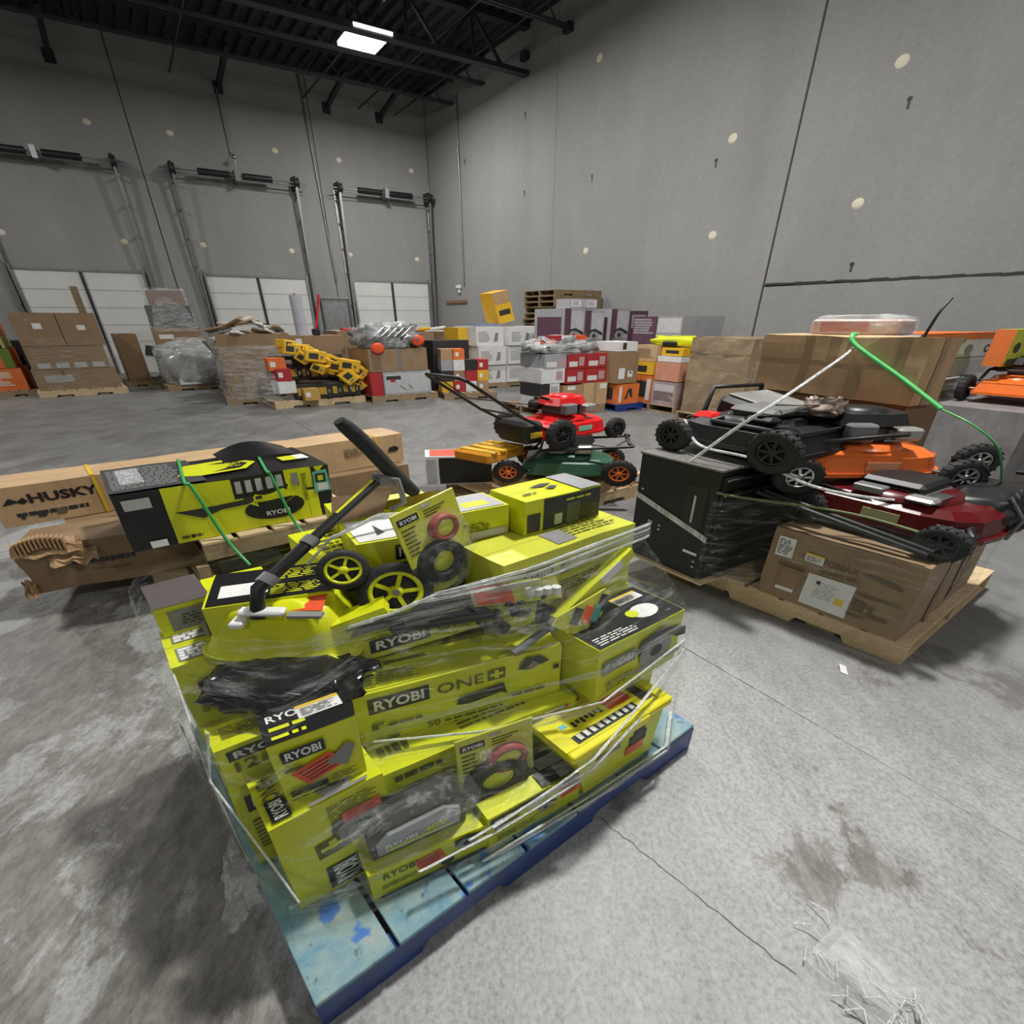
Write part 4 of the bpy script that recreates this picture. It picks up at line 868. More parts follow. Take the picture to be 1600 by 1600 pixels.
BT = Carton('carton', 'large light brown taped carton set across the top of the right pallet', 'box', Fr(3.035, 2.06, 1.20, -97.3, 0, 0), .90, .21, .385, CARD3, tape=None, dent=.011, n=12)
BT.rect('f', .02, .50, .98, .58, TAPE, 'tape').rect('f', .30, .02, .36, .98, TAPE, 'tape').rect('f', .62, .02, .70, .5, TAPE, 'tape').rect('f', .46, .56, .52, .98, TAPE, 'tape').rect('r', .4, 0, .6, 1, TAPE, 'tape').rect('f', .85, .5, .9, 1, TAPE, 'tape'); BT.done()
C('tall dark brown carton standing behind the mowers on the right pallet', 3.07, 1.99, .14, -97.3, .80, .28, 1.05, CARDIN, fr=Fr(0, 0)).done()
t = thing('wrapped_package', 'white and red film-wrapped package lying on top of the large light brown carton', 'package', Fr(3.12, 1.86, 1.585, -80))
part('package_body', MB().box(0, .42, 0, .26, 0, .10, c=.012), card('pale_red_print', (.60, .45, .43), .3), t)
part('printed_top', MB().box(.03, .39, .03, .23, .10, .102), WCARD, t); part('red_print', MB().box(.05, .28, -.0015, 0, .02, .08), M('faded_red', (.5, .16, .13), .5), t)
part('film', MB().blob(.235, .155, .075, (.21, .13, .055), 24, 12, .12, 3, 5, -.05, p=.5), FILMH, t)
def cord(name, label, cat, pts, r, mat, n=6, seg=8):
    P = [Vector(p) for p in pts]; q = []
    for i in range(len(P)-1):
        p0, p1, p2, p3 = P[max(0, i-1)], P[i], P[i+1], P[min(len(P)-1, i+2)]
        for k in range(seg):
            f = k/seg; q.append(.5*((2*p1)+(p2-p0)*f+(2*p0-5*p1+4*p2-p3)*f*f+(3*p1-p0-3*p2+p3)*f**3))
    q.append(P[-1]); fr = Fr(P[0].x, P[0].y, P[0].z)
    return solo(name, label, cat, fr, MB().tube([v-P[0] for v in q], r, n), mat)
cord('strap', 'bright green strap over the large light brown carton', 'strap', [(3.03, 1.56, 1.594), (2.975, 1.55, 1.592), (2.945, 1.502, 1.531), (2.915, 1.242, 1.361), (2.87, 1.02, 1.214)], .012, M('bright_green_strap', (.12, .55, .16), .4))
cord('strap', 'dark green strap hanging down the right end of the mower pallet', 'strap', [(2.87, 1.02, 1.214), (2.80, .86, 1.16), (2.80, .74, 1.05), (2.94, .70, .80), (2.98, .66, .66)], .005, GREENS)
cord('strap', 'olive strap across the drawers of the black tool cabinet', 'strap', [(1.955, 1.38, .77), (2.05, 1.32, .74), (2.25, .95, .73), (2.30, .62, .70)], .009, M('olive_strap', (.13, .16, .06), .5))
cord('film_rope', 'twisted film rope slanting from the tool cabinet up to the large carton', 'stretch film', [(1.975, 1.567, .91), (2.03, 1.426, 1.116), (2.1, 1.32, 1.27), (2.5, 1.416, 1.372), (2.96, 1.523, 1.509), (3.0, 1.56, 1.59)], .008, FILMR)
cord('film_rope', 'twisted film rope looping over the mowers beside the cabinet', 'stretch film', [(2.2, 1.83, 1.08), (2.08, 1.62, .98), (2.1, 1.35, .96), (2.18, 1.13, .86), (2.3, .95, .82), (2.5, .75, .80), (2.75, .6, .73)], .008, FILMR)
cord('cable', 'black cable standing up behind the large light brown carton', 'cable', [(3.6, 1.5, 1.55), (3.62, 1.48, 1.72), (3.68, 1.47, 1.82)], .008, BLK)
fr = Fr(2.17, .56, .14)
t = thing('stretch_wrap', 'clear stretch film round the brown carton and cabinet on the right pallet', 'stretch film', fr)
def rf(a, b):
    P = [(-.24, .83), (-.03, .62), (.012, .012), (.5, .02), (.95, .10)]
    i = min(3, int(a*4)); f = a*4-i; x = P[i][0]+(P[i+1][0]-P[i][0])*f; y = P[i][1]+(P[i+1][1]-P[i][1])*f
    return (x+.008*noise.noise(Vector((a*30, b*6, 2))), y-.008+.008*noise.noise(Vector((a*25, b*6, 8))), .02+.58*b)
part('film_sheet', MB().sheet(rf, 60, 16), FILM, t)

# ---------------------------------------------------------------- stack of long cartons on the left
LP = Fr(-.22, 2.5, 0, 5)
pallet('low wooden pallet under the long cartons on the left', LP, 1.22, 1.02, OLDW)
c = Carton('carton', 'torn long brown carton with an open crushed end lowest in the left stack', 'box', Fr(-.715, 2.965, .14, -3), 1.15, .34, .31, CARD2, dent=.018, n=14)
c.lines('f', .20, .46, .42, .60, 1, DK, .9).oval('f', .155, .55, .02, .09, DK).lines('f', .2, .3, .36, .38, 1, BRN)
c.rect('l', .12, .12, .88, .88, BLK, 'open_end'); c.done()
for k, (x, y, z, w, h) in enumerate([(.0, .0, .27, .26, .10), (.12, -.02, .20, .18, .08), (-.03, .02, .0, .05, .12)]):
    part('torn_flap', MB().sheet(lambda a, b: (x+w*a, y-.06*b+.03*noise.noise(Vector((a*4, b*4, k))), z+h*(1-b)*.8+.03*noise.noise(Vector((a*5, b*3, k+9)))), 10, 5, smooth=False), CARD, c.t)
mb = MB()
for k in range(12): a = k/12; mb.box(.02+.19*a, .02+.19*a+.008, -.055, -.01, .27+.05*math.sin(a*3.1), .36+.03*math.sin(a*3.1))
part('fluted_pad', mb, CARD, c.t, kind='stuff')
C('long brown carton behind the torn carton in the left stack', -.55, 3.36, .14, 7.3, 2.0, .30, .275, CARD2, fr=Fr(0, 0)).done()
HB = Carton('carton', 'longest light brown carton with bold black lettering at the back of the left stack', 'box', Fr(-.80, 3.425, .42, 7.4), 2.27, .30, .275, CARD3, dent=.005, n=16)
HB.text('f', 'HUSKY', .062, .52, .128, .25, BLK, 0, .04).poly('f', [(.015, .55), (.03, .72), (.042, .62), (.054, .70), (.06, .58), (.05, .52), (.04, .58), (.03, .56)], BLK).lines('f', .03, .20, .16, .34, 1, DK, .9, rag=0).rect('f', .035, .16, .042, .3, DK).rect('f', .065, .16, .08, .3, DK).rect('f', .1, .17, .118, .3, BRN)
HB.rect('f', .185, 0, .193, 1, YSTR, 'strap').rect('t', .185, 0, .193, 1, YSTR, 'strap').rect('f', .905, 0, .911, 1, YSTR, 'strap').rect('t', .905, 0, .911, 1, YSTR, 'strap').lines('f', .80, .42, .86, .72, 4, BRN, .5).lines('f', .205, .5, .25, .8, 3, BRN).poly('f', [(.945, .42), (.95, .55), (.97, .6), (.985, .5), (.975, .4)], BLK).rect('r', .1, .45, .9, .55, CARD2, 'flap_seam')
HB.done()
PLT = Fr(.0, 2.585, .315, 6)
pallet('wooden pallet raised on crates carrying the chainsaw carton on the left', PLT, .78, .64, PINE, OLDW, n=5, notch=False)
solo('crate', 'black crate propping up the raised pallet on the left', 'crate', Fr(.03, 2.62, .142, 6), MB().box(0, .30, 0, .4, 0, .17, c=.01), BLK)
t = thing('crate', 'orange-red ribbed plastic crate under the raised pallet on the left', 'crate', Fr(.42, 2.60, .142, 6))
CR = M('orange_red_plastic', (.55, .05, .02), .4); part('crate_body', MB().box(0, .32, .012, .40, 0, .172), CR, t)
for k in range(6): part('rib', MB().box(.055*k, .055*k+.018, 0, .014, 0, .172), CR, t)
solo('timber', 'short timber post at the end of the raised pallet on the left', 'board', Fr(-.02, 2.57, .142, 6), MB().box(-.03, .02, 0, .045, 0, .17), OLDW)
SB = Carton('carton', 'big black and lime chainsaw carton lying on the raised pallet', 'box', Fr(-.255, 2.63, .458, 5.2), .905, .50, .352, BLKP, dent=.006, n=14, seam=False)
SB.rect('f', .19, .0, .86, .99, YEL, 'lime_panel').rect('f', .19, .78, .34, 1, YEL, 'lime_panel').rect('f', .50, .62, .86, 1.0, BLKP).rect('f', .76, .6, .995, 1, YEL, 'lime_panel').rect('f', .90, .0, 1, 1, BLKP).rect('f', .86, .0, .92, .55, YEL, 'lime_panel')
SB.poly('f', [(.22, .56), (.33, .38), (.42, .47), (.58, .50), (.58, .60), (.4, .56)], DK).oval('f', .68, .34, .155, .22, BLKP, n=20).poly('f', [(.56, .5), (.6, .66), (.66, .6), (.74, .68), (.80, .5), (.74, .40), (.6, .42)], YELP).rect('f', .6, .56, .63, .62, DK).oval('f', .565, .58, .025, .07, DK).text('f', 'RYOBI', .63, .20, .12, .09, WHT)
for k in range(5): SB.rect('f', .515+.05*k, .72, .545+.05*k, .94, M('worn_white_print', (.4, .4, .4), .5), 'worn_icon')
SB.rect('f', .79, .70, .825, .92, GRYS).lines('f', .84, .35, .87, .9, 7, INK, .5).poly('f', [(.905, .48), (.905, .9), (.985, .93), (1.0, .5)], M('teal_sticker', (.12, .50, .38), .5), 'sticker').rect('f', .915, .68, .975, .86, DK, 'sticker_print').rect('f', .93, .72, .96, .82, YELP, 'sticker_print').rect('f', .925, .52, .985, .66, WHT, 'sticker_print').lines('f', .21, .06, .32, .14, 1, INK, .9).oval('f', .26, .1, .012, .035, DK).rect('f', .03, .72, .14, .9, M('faded_label', (.4, .42, .4), .5), 'paper_label').rect('f', .08, .02, .15, .14, WHT, 'paper_label')
SB.rect('t', .0, .0, .40, 1, M('scuffed_black_print', (.06, .06, .06), .3), 'scuffed_panel').rect('t', .06, .3, .16, .9, M('scuffed_white', (.45, .45, .46), .4), 'paper_label').lines('t', .02, .1, .35, .9, 6, GRYS, .5).poly('t', [(.30, .3), (.36, .7), (.60, .75), (.70, .5), (.62, .25), (.4, .2)], YELP).poly('t', [(.33, .35), (.38, .62), (.58, .66), (.66, .5), (.6, .32), (.42, .27)], BLKP).lines('t', .36, .4, .64, .6, 2, YELP, .5).rect('t', .82, .3, .92, .5, YELP, 'lime_panel').rect('t', .9, .3, .96, .5, WHT, 'paper_label')
SB.done()
part('bent_flap', MB().sheet(lambda a, b: (.50+.36*a, .30+.25*b, .362+.045*math.sin(a*3.1)*(.4+b)), 10, 3, smooth=True), BLKP, SB.t)
cord('strap', 'green strap over the left part of the chainsaw carton', 'strap', [(.03, 3.16, .825), (.02, 2.66, .823), (.04, 2.62, .80), (.10, 2.60, .47), (.16, 2.5, .30)], .008, GREENS)
cord('strap', 'green strap over the right part of the chainsaw carton', 'strap', [(.40, 3.20, .825), (.36, 2.68, .823), (.37, 2.65, .80), (.42, 2.62, .47), (.46, 2.5, .36)], .008, GREENS)

# ---------------------------------------------------------------- pallet of mowers in the middle distance
pallet('wooden pallet under the red mower in the middle distance', Fr(1.86, 2.76, 0, 3), 1.22, 1.02, PINE)
C('flat brown carton between the pallet and the stacked mowers in the middle distance', 2.12, 2.785, .14, 3, .93, .80, .115, CARD3, fr=Fr(0, 0), dent=.006).lines('f', .7, .4, .9, .7, 1, BRN).rect('f', .90, .3, .96, .85, WHT, 'paper_label').done()
GRM = M('dark_green_paint', (.03, .10, .06), .4)
mower('dark green mower with orange wheel hubs under the red mower', Fr(2.50, 3.10, .257, -39), GRM, ORGP, wheels=[(.36, -.28, .125), (.34, .27, .105), (-.42, -.27, .11), (-.3, .27, .11)], handle=[(-.28, .2), (-.2, .30), (.45, .36)], rw=.12, fw=.12)
mower('bright red mower with raised black handles stacked on the green mower', Fr(2.535, 3.26, .595, 8, 0, 0), REDP, BLK, wheels=[(.33, -.26, .10), (.33, .26, .10), (-.27, -.275, .135), (-.27, .275, .135)], handle=[(-.32, .16), (-.60, .34), (-1.0, .66)], cover=REDP, sticker=M('pale_green_sticker', (.25, .55, .42), .5))
t = thing('discharge_chute', 'black rear chute with a yellow warning label between the rear wheels of the red mower', 'mower part', Fr(2.12, 3.05, .62, 8))
part('chute', MB().box(-.06, .12, -.02, .30, .02, .22, c=.03), BLK, t); part('warning_label', MB().box(-.02, .09, -.024, -.02, .08, .13), YSTR, t)
t = thing('yellow_tool_case', 'flat yellow and orange tool case under the red mower', 'tool case', Fr(1.83, 3.12, .47, 20))
part('case_body', MB().box(0, .42, 0, .34, 0, .10, c=.02), M('amber_plastic', (.66, .27, .02), .4), t)
for k in range(4): part('rib', MB().box(.03+.1*k, .09+.1*k, -.01, .30, .09, .112, c=.004), M('yellow_rib', (.62, .40, .03), .4), t)
RW = Carton('carton', 'white carton with a red lid panel at the left end of the mower pallet', 'box', Fr(1.60, 3.68, .14, -25), .50, .26, .30, WCARD, dent=.003)
RW.rect('t', .07, .08, 1, .95, M('red_lid_print', (.62, .07, .02), .4)).rect('f', .2, .05, 1, .95, BLK).poly('l', [(.3, .3), (.6, .7), (.7, .6), (.5, .25)], GRYS).lines('l', .2, .1, .8, .6, 3, GRYS).rect('f', .02, .1, .16, .9, M('pale_grey_print', (.4, .4, .4), .5)); RW.done()
# ---------------------------------------------------------------- the rows of loads in the background
def K(label, u, v, z, L, D, H, mat, yaw=0, deco=None, cat='box', name='carton', group=None, pitch=0, roll=0, dent=0):
    c = Carton(name, label, cat, Fr(u, v, z, yaw, pitch, roll), L, D, H, mat, group, dent=dent, seam=dent == 0 and mat in (CARD, CARD2, CARD3, CARDIN))
    if deco: deco(c)
    return c.done()
LAB = lambda f='f', a=.4, b=.55, w=.22, h=.25: (lambda c: c.rect(f, a, b, a+w, b+h, WHT, 'paper_label'))
def wrap(label, fr, L, D, z0, z1, k=1.0, seed=0, mat=None, top=True, taper=.9):
    """film wound round a load: a wrinkled skirt with a loose, lumpy top"""
    def fn(a, b):
        t = 2*math.pi*a; sq = lambda x: math.copysign(abs(x)**.35, x)
        s = (1-(1-taper)*b)*(1.03+.03*noise.noise(Vector((a*25, b*4, seed)))*k)
        return (L/2+L/2*s*sq(math.cos(t)), D/2+D/2*s*sq(math.sin(t)), z0+(z1-z0)*b+.03*k*noise.noise(Vector((a*12, b*3, seed+4))))
    t = thing('stretch_wrap', label, 'stretch film', fr)
    part('film_sheet', MB().sheet(fn, 56, 12), mat or FILMH, t); return t
P_ = lambda label, u, v, L=1.22, D=1.02, yaw=0, m=OLDW: pallet(label, Fr(u, v, 0, yaw), L, D, m)
# far left: orange cartons
P_('wooden pallet under the orange cartons at the left edge', -2.65, 13.5, 1.0)
fo = lambda c: c.lines('f', .1, .2, .8, .5, 2, WHT, .6).rect('f', .55, .55, .8, .85, M('pale_orange_print', (.7, .45, .3), .5))
K('orange carton lowest in the stack at the left edge', -2.62, 13.52, .14, .85, .8, .5, OCARD, deco=fo)
K('orange carton second from the floor at the left edge', -2.62, 13.52, .65, .8, .8, .42, OCARD, deco=lambda c: fo(c).rect('f', .82, 0, 1, 1, M('leaf_green_print', (.12, .2, .03), .5)))
K('pale lime carton third in the orange stack at the left edge', -2.62, 13.52, 1.08, .78, .8, .26, card('pale_lime_carton', (.42, .42, .10)), deco=lambda c: c.rect('f', .5, .0, .95, .3, DK))
K('orange carton topmost in the stack at the left edge', -2.62, 13.52, 1.35, .78, .8, .30, OCARD, deco=fo)
K('dark carton behind the orange stack at the left edge', -2.2, 14.6, .0, 1.0, .8, 1.2, BCARD)
# tall brown stack
P_('pale wooden pallet under the tall brown carton stack at the left', -1.62, 12.96, 1.35, 1.1, 5, PINE)
K('wide brown carton lowest in the tall brown stack', -1.58, 13.0, .14, 1.24, 1.0, .47, CARD2, 5, lambda c: c.rect('f', .12, .4, .45, .75, M('bluish_film_glare', (.38, .37, .36), .3)).rect('f', .33, .72, .37, .95, BRN))  # the pale grey front panel is film glare painted on
K('brown carton with a row of white labels in the middle of the tall brown stack', -1.55, 13.02, .62, 1.15, 1.0, .50, CARD2, 5, lambda c: [c.rect('f', .08+.23*i, .05, .24+.23*i, .28, M('greyish_label', (.45, .44, .44), .4), 'paper_label') for i in range(4)])
K('left brown carton with one white label on top of the tall brown stack', -1.55, 13.02, 1.13, .62, 1.0, .70, CARD2, 5, LAB('f', .42, .52, .2, .17))
K('right brown carton on top of the tall brown stack', -.92, 13.07, 1.13, .56, 1.0, .70, CARD2, 5, LAB('f', .42, .48, .22, .15))
wrap('film wound round the lower half of the tall brown stack', Fr(-1.6, 12.94, 0, 5), 1.33, 1.1, .15, 1.3, 1, 3, FILM)
solo('timber', 'brown timber end standing up behind the tall brown stack', 'board', Fr(-.62, 14.4, 0), MB().box(0, .12, 0, .08, 0, 2.45), DKW)
K('narrow tall brown carton beside the tall brown stack', -.20, 14.3, .14, .38, .9, 1.2, CARDIN, 4); P_('dark wooden pallet beside the tall brown stack', -.3, 14.2, 1.0, 1.0, 4, DKW)
# silver-wrapped load with a dark grey block
P_('wooden pallet under the mixed load with the silvery top', .35, 14.6, 1.22, 1.0)
K('dark brown carton lowest in the mixed load with the silvery top', .40, 14.65, .14, .85, .9, .75, CARDIN)
K('black slanting tray with a blue lining in the mixed load with the silvery top', .22, 14.2, .80, .5, .35, .26, BCARD, 0, lambda c: c.rect('f', .4, .2, .9, .6, M('deep_blue', (.02, .05, .2), .4)), pitch=14)
K('brown carton in the mixed load with the silvery top', .50, 14.75, .9, .9, .7, .58, CARD2, 0, LAB('f', .1, .5, .3, .2))
K('dark grey marbled block in the upper part of the silvery-topped load', .52, 14.75, 1.50, .82, .7, .55, card('dark_grey_board', (.11, .115, .12), .4))
K('brown carton under crumpled film on top of the silvery-topped load', .62, 14.75, 2.08, .65, .6, .34, card('pinkish_dull_board', (.26, .19, .17)))
wrap('crumpled silvery film round the top of the silvery-topped load', Fr(.5, 14.7, 0), .9, .85, 1.38, 2.48, 1.4, 5, FILMH, taper=.8)
# grey shrouded load
P_('wooden pallet under the grey film-shrouded heap', .38, 12.85, 1.2, 1.0, 6)
t = thing('shrouded_load', 'grey heap shrouded in cloudy film left of the open brown carton', 'wrapped load', Fr(.98, 13.35, .14, 6))
part('load', MB().blob(.60, .50, .62, (0, 0, .40), 34, 20, .22, 2.2, 11, -.40, p=.7), M('grey_cloudy_film', (.27, .265, .255), .22, var=.25), t)
part('film', MB().blob(.62, .52, .65, (0, 0, .42), 40, 24, .26, 3.0, 12, -.42, p=.7), FILMH, t)
K('white paper sheet bundle at the foot of the grey shrouded heap', .62, 12.83, .15, .7, .1, .14, WCARD, 6)
P_('dark wooden pallet between the grey heap and the open brown carton', 1.55, 12.4, 1.1, 1.0, 0, DKW)
K('dark brown carton between the grey heap and the open brown carton', 1.62, 12.45, .14, .9, .9, .9, CARDIN)
# open gaylord with a heap of scrap
GF = Fr(1.05, 10.15, 0, -8)
pallet('wooden pallet under the open brown carton of scrap', GF, 1.22, 1.02, OLDW)
t = thing('bulk_bin', 'big open brown bulk carton heaped with film-wrapped scrap', 'box', GF.sub(.08, .03, .14))
bb = MB(); bb.box(0, 1.08, 0, .02, 0, 1.28).box(0, 1.08, .93, .95, 0, 1.28).box(0, .02, .02, .93, 0, 1.28).box(1.06, 1.08, .02, .93, 0, 1.28)
part('carton_body', bb, CARD2, t); part('bottom', MB().box(.02, 1.06, .02, .93, 0, .02), CARD2, t)
rnd = random.Random(5)
mats = [CARD2, SIL, WHT, DK, DKW, M('pale_board', (.5, .42, .34), .7)]
for i in range(24):
    a, b = .06+.041*i, rnd.uniform(.1, .85); L_ = rnd.uniform(.2, .55); an = rnd.uniform(0, 3.1); zz = 1.26+rnd.uniform(.02, .46)*(1-abs(a-.5))
    solo('scrap_piece', '%s scrap piece from the left in the heap on the open brown bulk carton' % ORD[i], 'scrap', GF.sub(.08+a, .03+b, zz, math.degrees(an), rnd.uniform(-25, 25), rnd.uniform(-25, 25)), MB().box(-L_/2, L_/2, -.06, .06, -.02, .03, c=.01), mats[i % 6], 'scrap heaped on the open brown carton')
wrap('torn film hanging round the open brown carton of scrap', GF, 1.22, 1.02, .12, 1.2, 2.0, 8, FILMH, taper=1.0)
t = thing('wrapped_load', 'dark film-draped heap between the grey heap and the open brown carton of scrap', 'wrapped load', Fr(1.80, 11.75, .14))
P_('wooden pallet under the dark film-draped heap', 1.2, 11.25, 1.2, 1.0)
part('load', MB().blob(.55, .48, .62, (0, 0, .5), 34, 18, .45, 3, 51, -.49, p=.6), M('mixed_scrap_dark', (.14, .12, .105), .5, var=.7, scale=7), t); part('film', MB().blob(.58, .51, .66, (0, 0, .5), 34, 18, .4, 3, 52, -.49, p=.6), FILMH, t)
for k in range(6): solo('scrap_piece', '%s pale scrap piece from the left on the dark film-draped heap' % ORD[k], 'scrap', Fr(1.40+.15*k, 11.55+.1*(k % 3), 1.26+.06*(k % 2), 37*k, 15, 8), MB().box(-.2, .2, -.07, .07, -.02, .05, c=.012), [WHT, CARD2, SIL, DKW, WCARD, CARD2][k], 'scrap on the dark film-draped heap')
t = thing('film_roll', 'upright clear roll standing in the scrap behind the yellow tool heap', 'film roll', Fr(2.58, 10.7, 1.36))
part('roll', MB().cyl(.10, 0, .82, 16), M('bluish_clear_roll', (.42, .43, .50), .15), t); part('core', MB().cyl(.03, .82, .86, 10), CARD, t)
t = thing('red_tool', 'red long-handled tool poking up behind the yellow tool heap', 'tool', Fr(2.78, 10.5, 1.78))
part('handle', MB().tube([(0, 0, -.3), (.14, 0, .42)], .018, 6), REDP, t); part('tool_head', MB().box(-.08, .05, -.04, .04, -.42, -.28, c=.02), BLK, t)
K('brown carton behind the yellow tool heap', 2.28, 10.35, .14, .90, .6, 1.22, CARD2, 0, LAB('f', .1, .8, .1, .15)); P_('wooden pallet behind the yellow tool heap', 2.3, 10.3, .85, .8)
# heap of yellow and black tool cases
P_('pale wooden pallet under the heap of yellow and black tool cases', 1.62, 9.28, 1.46, .85, 2, PINE)
rnd = random.Random(11); AMB = card('amber_case', (.72, .42, .015), .1)
def case(k, u, v, z, L, D, H, m, yaw, pitch, label, group):
    t = thing('tool_case', label, 'tool case', Fr(u, v, z, yaw, pitch), group)
    part('case_body', MB().box(0, L, 0, D, 0, H, c=.012), m, t)
    part('label_panel', MB().box(L*.15, L*.6, -.003, 0, H*.25, H*.75), DK if m is AMB else M('amber_print', (.5, .3, .03), .5), t)
    part('latch', MB().box(L*.7, L*.82, -.012, 0, H*.35, H*.6), GRYP if m is AMB else SIL, t)
for k in range(18):   # the diagonal ridge of yellow cases
    f = (k % 9)/8; case(k, 1.92+1.0*f+rnd.uniform(-.05, .05), 9.26+rnd.uniform(-.05, .2)+.1*(k//9), 1.02-.62*f+.19*(k//9)+rnd.uniform(-.06, .06), rnd.uniform(.2, .34), .25, rnd.uniform(.15, .26), AMB, rnd.uniform(-35, 35), 28+rnd.uniform(-25, 25), '%s amber-yellow tool case from the top of the %s ridge on the tool heap' % (ORD[k % 9], 'upper' if k > 8 else 'lower'), 'amber cases on the tool heap')
for k in range(14):   # black cases below the ridge
    f = (k % 7)/6; case(k, 1.80+1.0*f, 9.30+.3*(k//7)+rnd.uniform(0, .08), .15+(.36-.1*f)*(k//7)+rnd.uniform(0, .03), rnd.uniform(.2, .3), .24, .30, BCARD, rnd.uniform(-10, 10), 0, '%s black tool case from the left in the %s row low in the tool heap' % (ORD[k % 7], 'upper' if k > 6 else 'bottom'), 'black cases on the tool heap')
for k, (u, v, z, m, L_, lab) in enumerate([(1.66, 9.30, .75, OCARD, .25, 'orange carton at the upper left of the tool heap'), (1.74, 9.26, .545, RCARD, .22, 'red carton at the left of the tool heap'), (1.72, 9.25, .30, WCARD, .28, 'white carton at the lower left of the tool heap'), (2.06, 9.16, .145, card('amber_board', (.5, .3, .08)), .24, 'amber carton at the front foot of the tool heap'), (1.80, 9.62, .75, BCARD, .7, 'long black carton inside the tool heap'), (2.55, 9.7, .75, BCARD, .4, 'black carton with a white label behind the tool heap')]):
    K(lab, u, v, z, L_, .25, .24, m, 6*k % 17, LAB('f', .1, .3, .3, .4))
wrap('loose film round the left foot of the tool heap', Fr(1.45, 9.3, 0, 6), .55, .9, .14, .72, 2, 14, FILMH)
# stack with two red-orange discs
P_('wooden pallet under the stack with two orange-red discs', 3.13, 9.12, 1.22, 1.0, 2)
K('pale grey printed carton lowest at the right of the stack with two orange-red discs', 3.36, 9.13, .14, .87, .9, .50, GCARD, 2, lambda c: c.rect('f', .03, .08, .97, .92, M('pale_grey_panel', (.46, .47, .48), .4)).rect('f', .06, .66, .36, .82, DK).rect('f', .14, .56, .24, .68, RCARD, 'red_print').poly('f', [(.3, .4), (.34, .42), (.46, .2), (.42, .18)], GRYS).poly('f', [(.5, .4), (.54, .42), (.62, .22), (.58, .2)], GRYS))
K('dark red carton end lowest at the left of the stack with two orange-red discs', 3.14, 9.13, .14, .21, .9, .50, RCARD, 2)
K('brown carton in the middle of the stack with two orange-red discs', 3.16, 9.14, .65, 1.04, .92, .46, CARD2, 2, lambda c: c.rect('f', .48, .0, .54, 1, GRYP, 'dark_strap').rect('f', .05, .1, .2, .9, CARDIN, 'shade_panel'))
t = thing('wrapped_load', 'film-wrapped bundle of grey frames with two orange-red discs', 'wrapped load', Fr(3.17, 9.13, 1.11, 2))
part('load', MB().blob(.50, .40, .30, (.52, .42, .18), 34, 18, .5, 3.2, 3, -.17, p=.75), M('grey_glossy_bundle', (.20, .205, .215), .2, var=.5, scale=9), t)
part('film', MB().blob(.53, .43, .33, (.52, .42, .19), 34, 18, .4, 3.2, 5, -.18, p=.75), FILMH, t)
for x, z in ((.16, .02), (.88, .16)): part('disc', MB().lathe([(.115, .03), (.115, 0), (.08, -.012), (0, -.012)], 18, (x, -.02, z), 'y'), ORS, t, 'orange-red disc')
for k in range(5): part('frame_tube', MB().tube([(.1+.12*k, -.03, .25), (.3+.12*k, .0, .42), (.45+.12*k, .1, .34)], .014, 6), SIL, t)
# brown bulk cartons further back
P_('wooden pallet under the brown bulk carton behind the disc stack', 3.75, 10.7, 1.2, 1.0); P_('wooden pallet under the far brown bulk carton left of the white cartons', 5.1, 11.2, 1.2, 1.0)
K('open brown bulk carton with a pale rim behind the disc stack', 3.2, 10.75, .14, 1.0, .9, 1.30, CARD2, 0, lambda c: c.rect('t', .03, .03, .97, .97, M('pale_rim', (.5, .45, .38), .7)))
K('brown bulk carton with a red and white top behind the disc stack', 4.25, 10.75, .14, .85, .9, 1.24, CARD2, 0, lambda c: c.rect('t', .05, .05, .95, .95, M('red_white_top', (.5, .25, .22), .5)))
K('far brown bulk carton left of the white cartons', 5.15, 11.25, .14, 1.1, .9, 1.26, CARD2, 0, lambda c: c.rect('t', .05, .05, .95, .95, WCARD))
for k in range(7): solo('scrap_piece', '%s bit of scrap from the left on top of the brown bulk cartons' % ORD[k], 'scrap', Fr(3.5+.37*k, 10.95+.05*(k % 3), 1.44+.02*(k % 2), 30*k, 8, 5), MB().box(-.16, .16, -.07, .07, -.02, .05, c=.012), [RCARD, WHT, CARD2, DK, YCARD, WCARD, DKW][k], 'scrap on the brown bulk cartons')
# dark shelf with small coloured goods
P_('wooden pallet under the small coloured goods left of the white cartons', 4.32, 8.85, .95, .95, -15)
K('black open case standing behind the small coloured goods', 4.50, 9.55, .14, .72, .45, 1.10, BCARD, 0)
cols = [YCARD, RCARD, WCARD, CARD, BCARD, CARD2, RCARD, YCARD, GCARD, WCARD, BCARD, RCARD, CARD, OCARD]
names = ['yellow', 'red', 'white', 'brown', 'black', 'dull brown', 'red', 'yellow', 'grey', 'white', 'black', 'red', 'brown', 'orange']
for k, (m, nm) in enumerate(zip(cols, names)):
    r, q = divmod(k, 4)
    K('small %s carton in row %s of the coloured goods left of the white cartons' % (nm, ['one', 'two', 'three', 'four'][r]) if k not in (11,) else 'second small red carton in the upper rows of the coloured goods', 4.36+.205*q+.02*r, 9.0-.056*q+.03*r, .145+.235*r, .2, .34, .23, m, -15, LAB('f', .2, .3, .3, .4) if k % 2 else None)
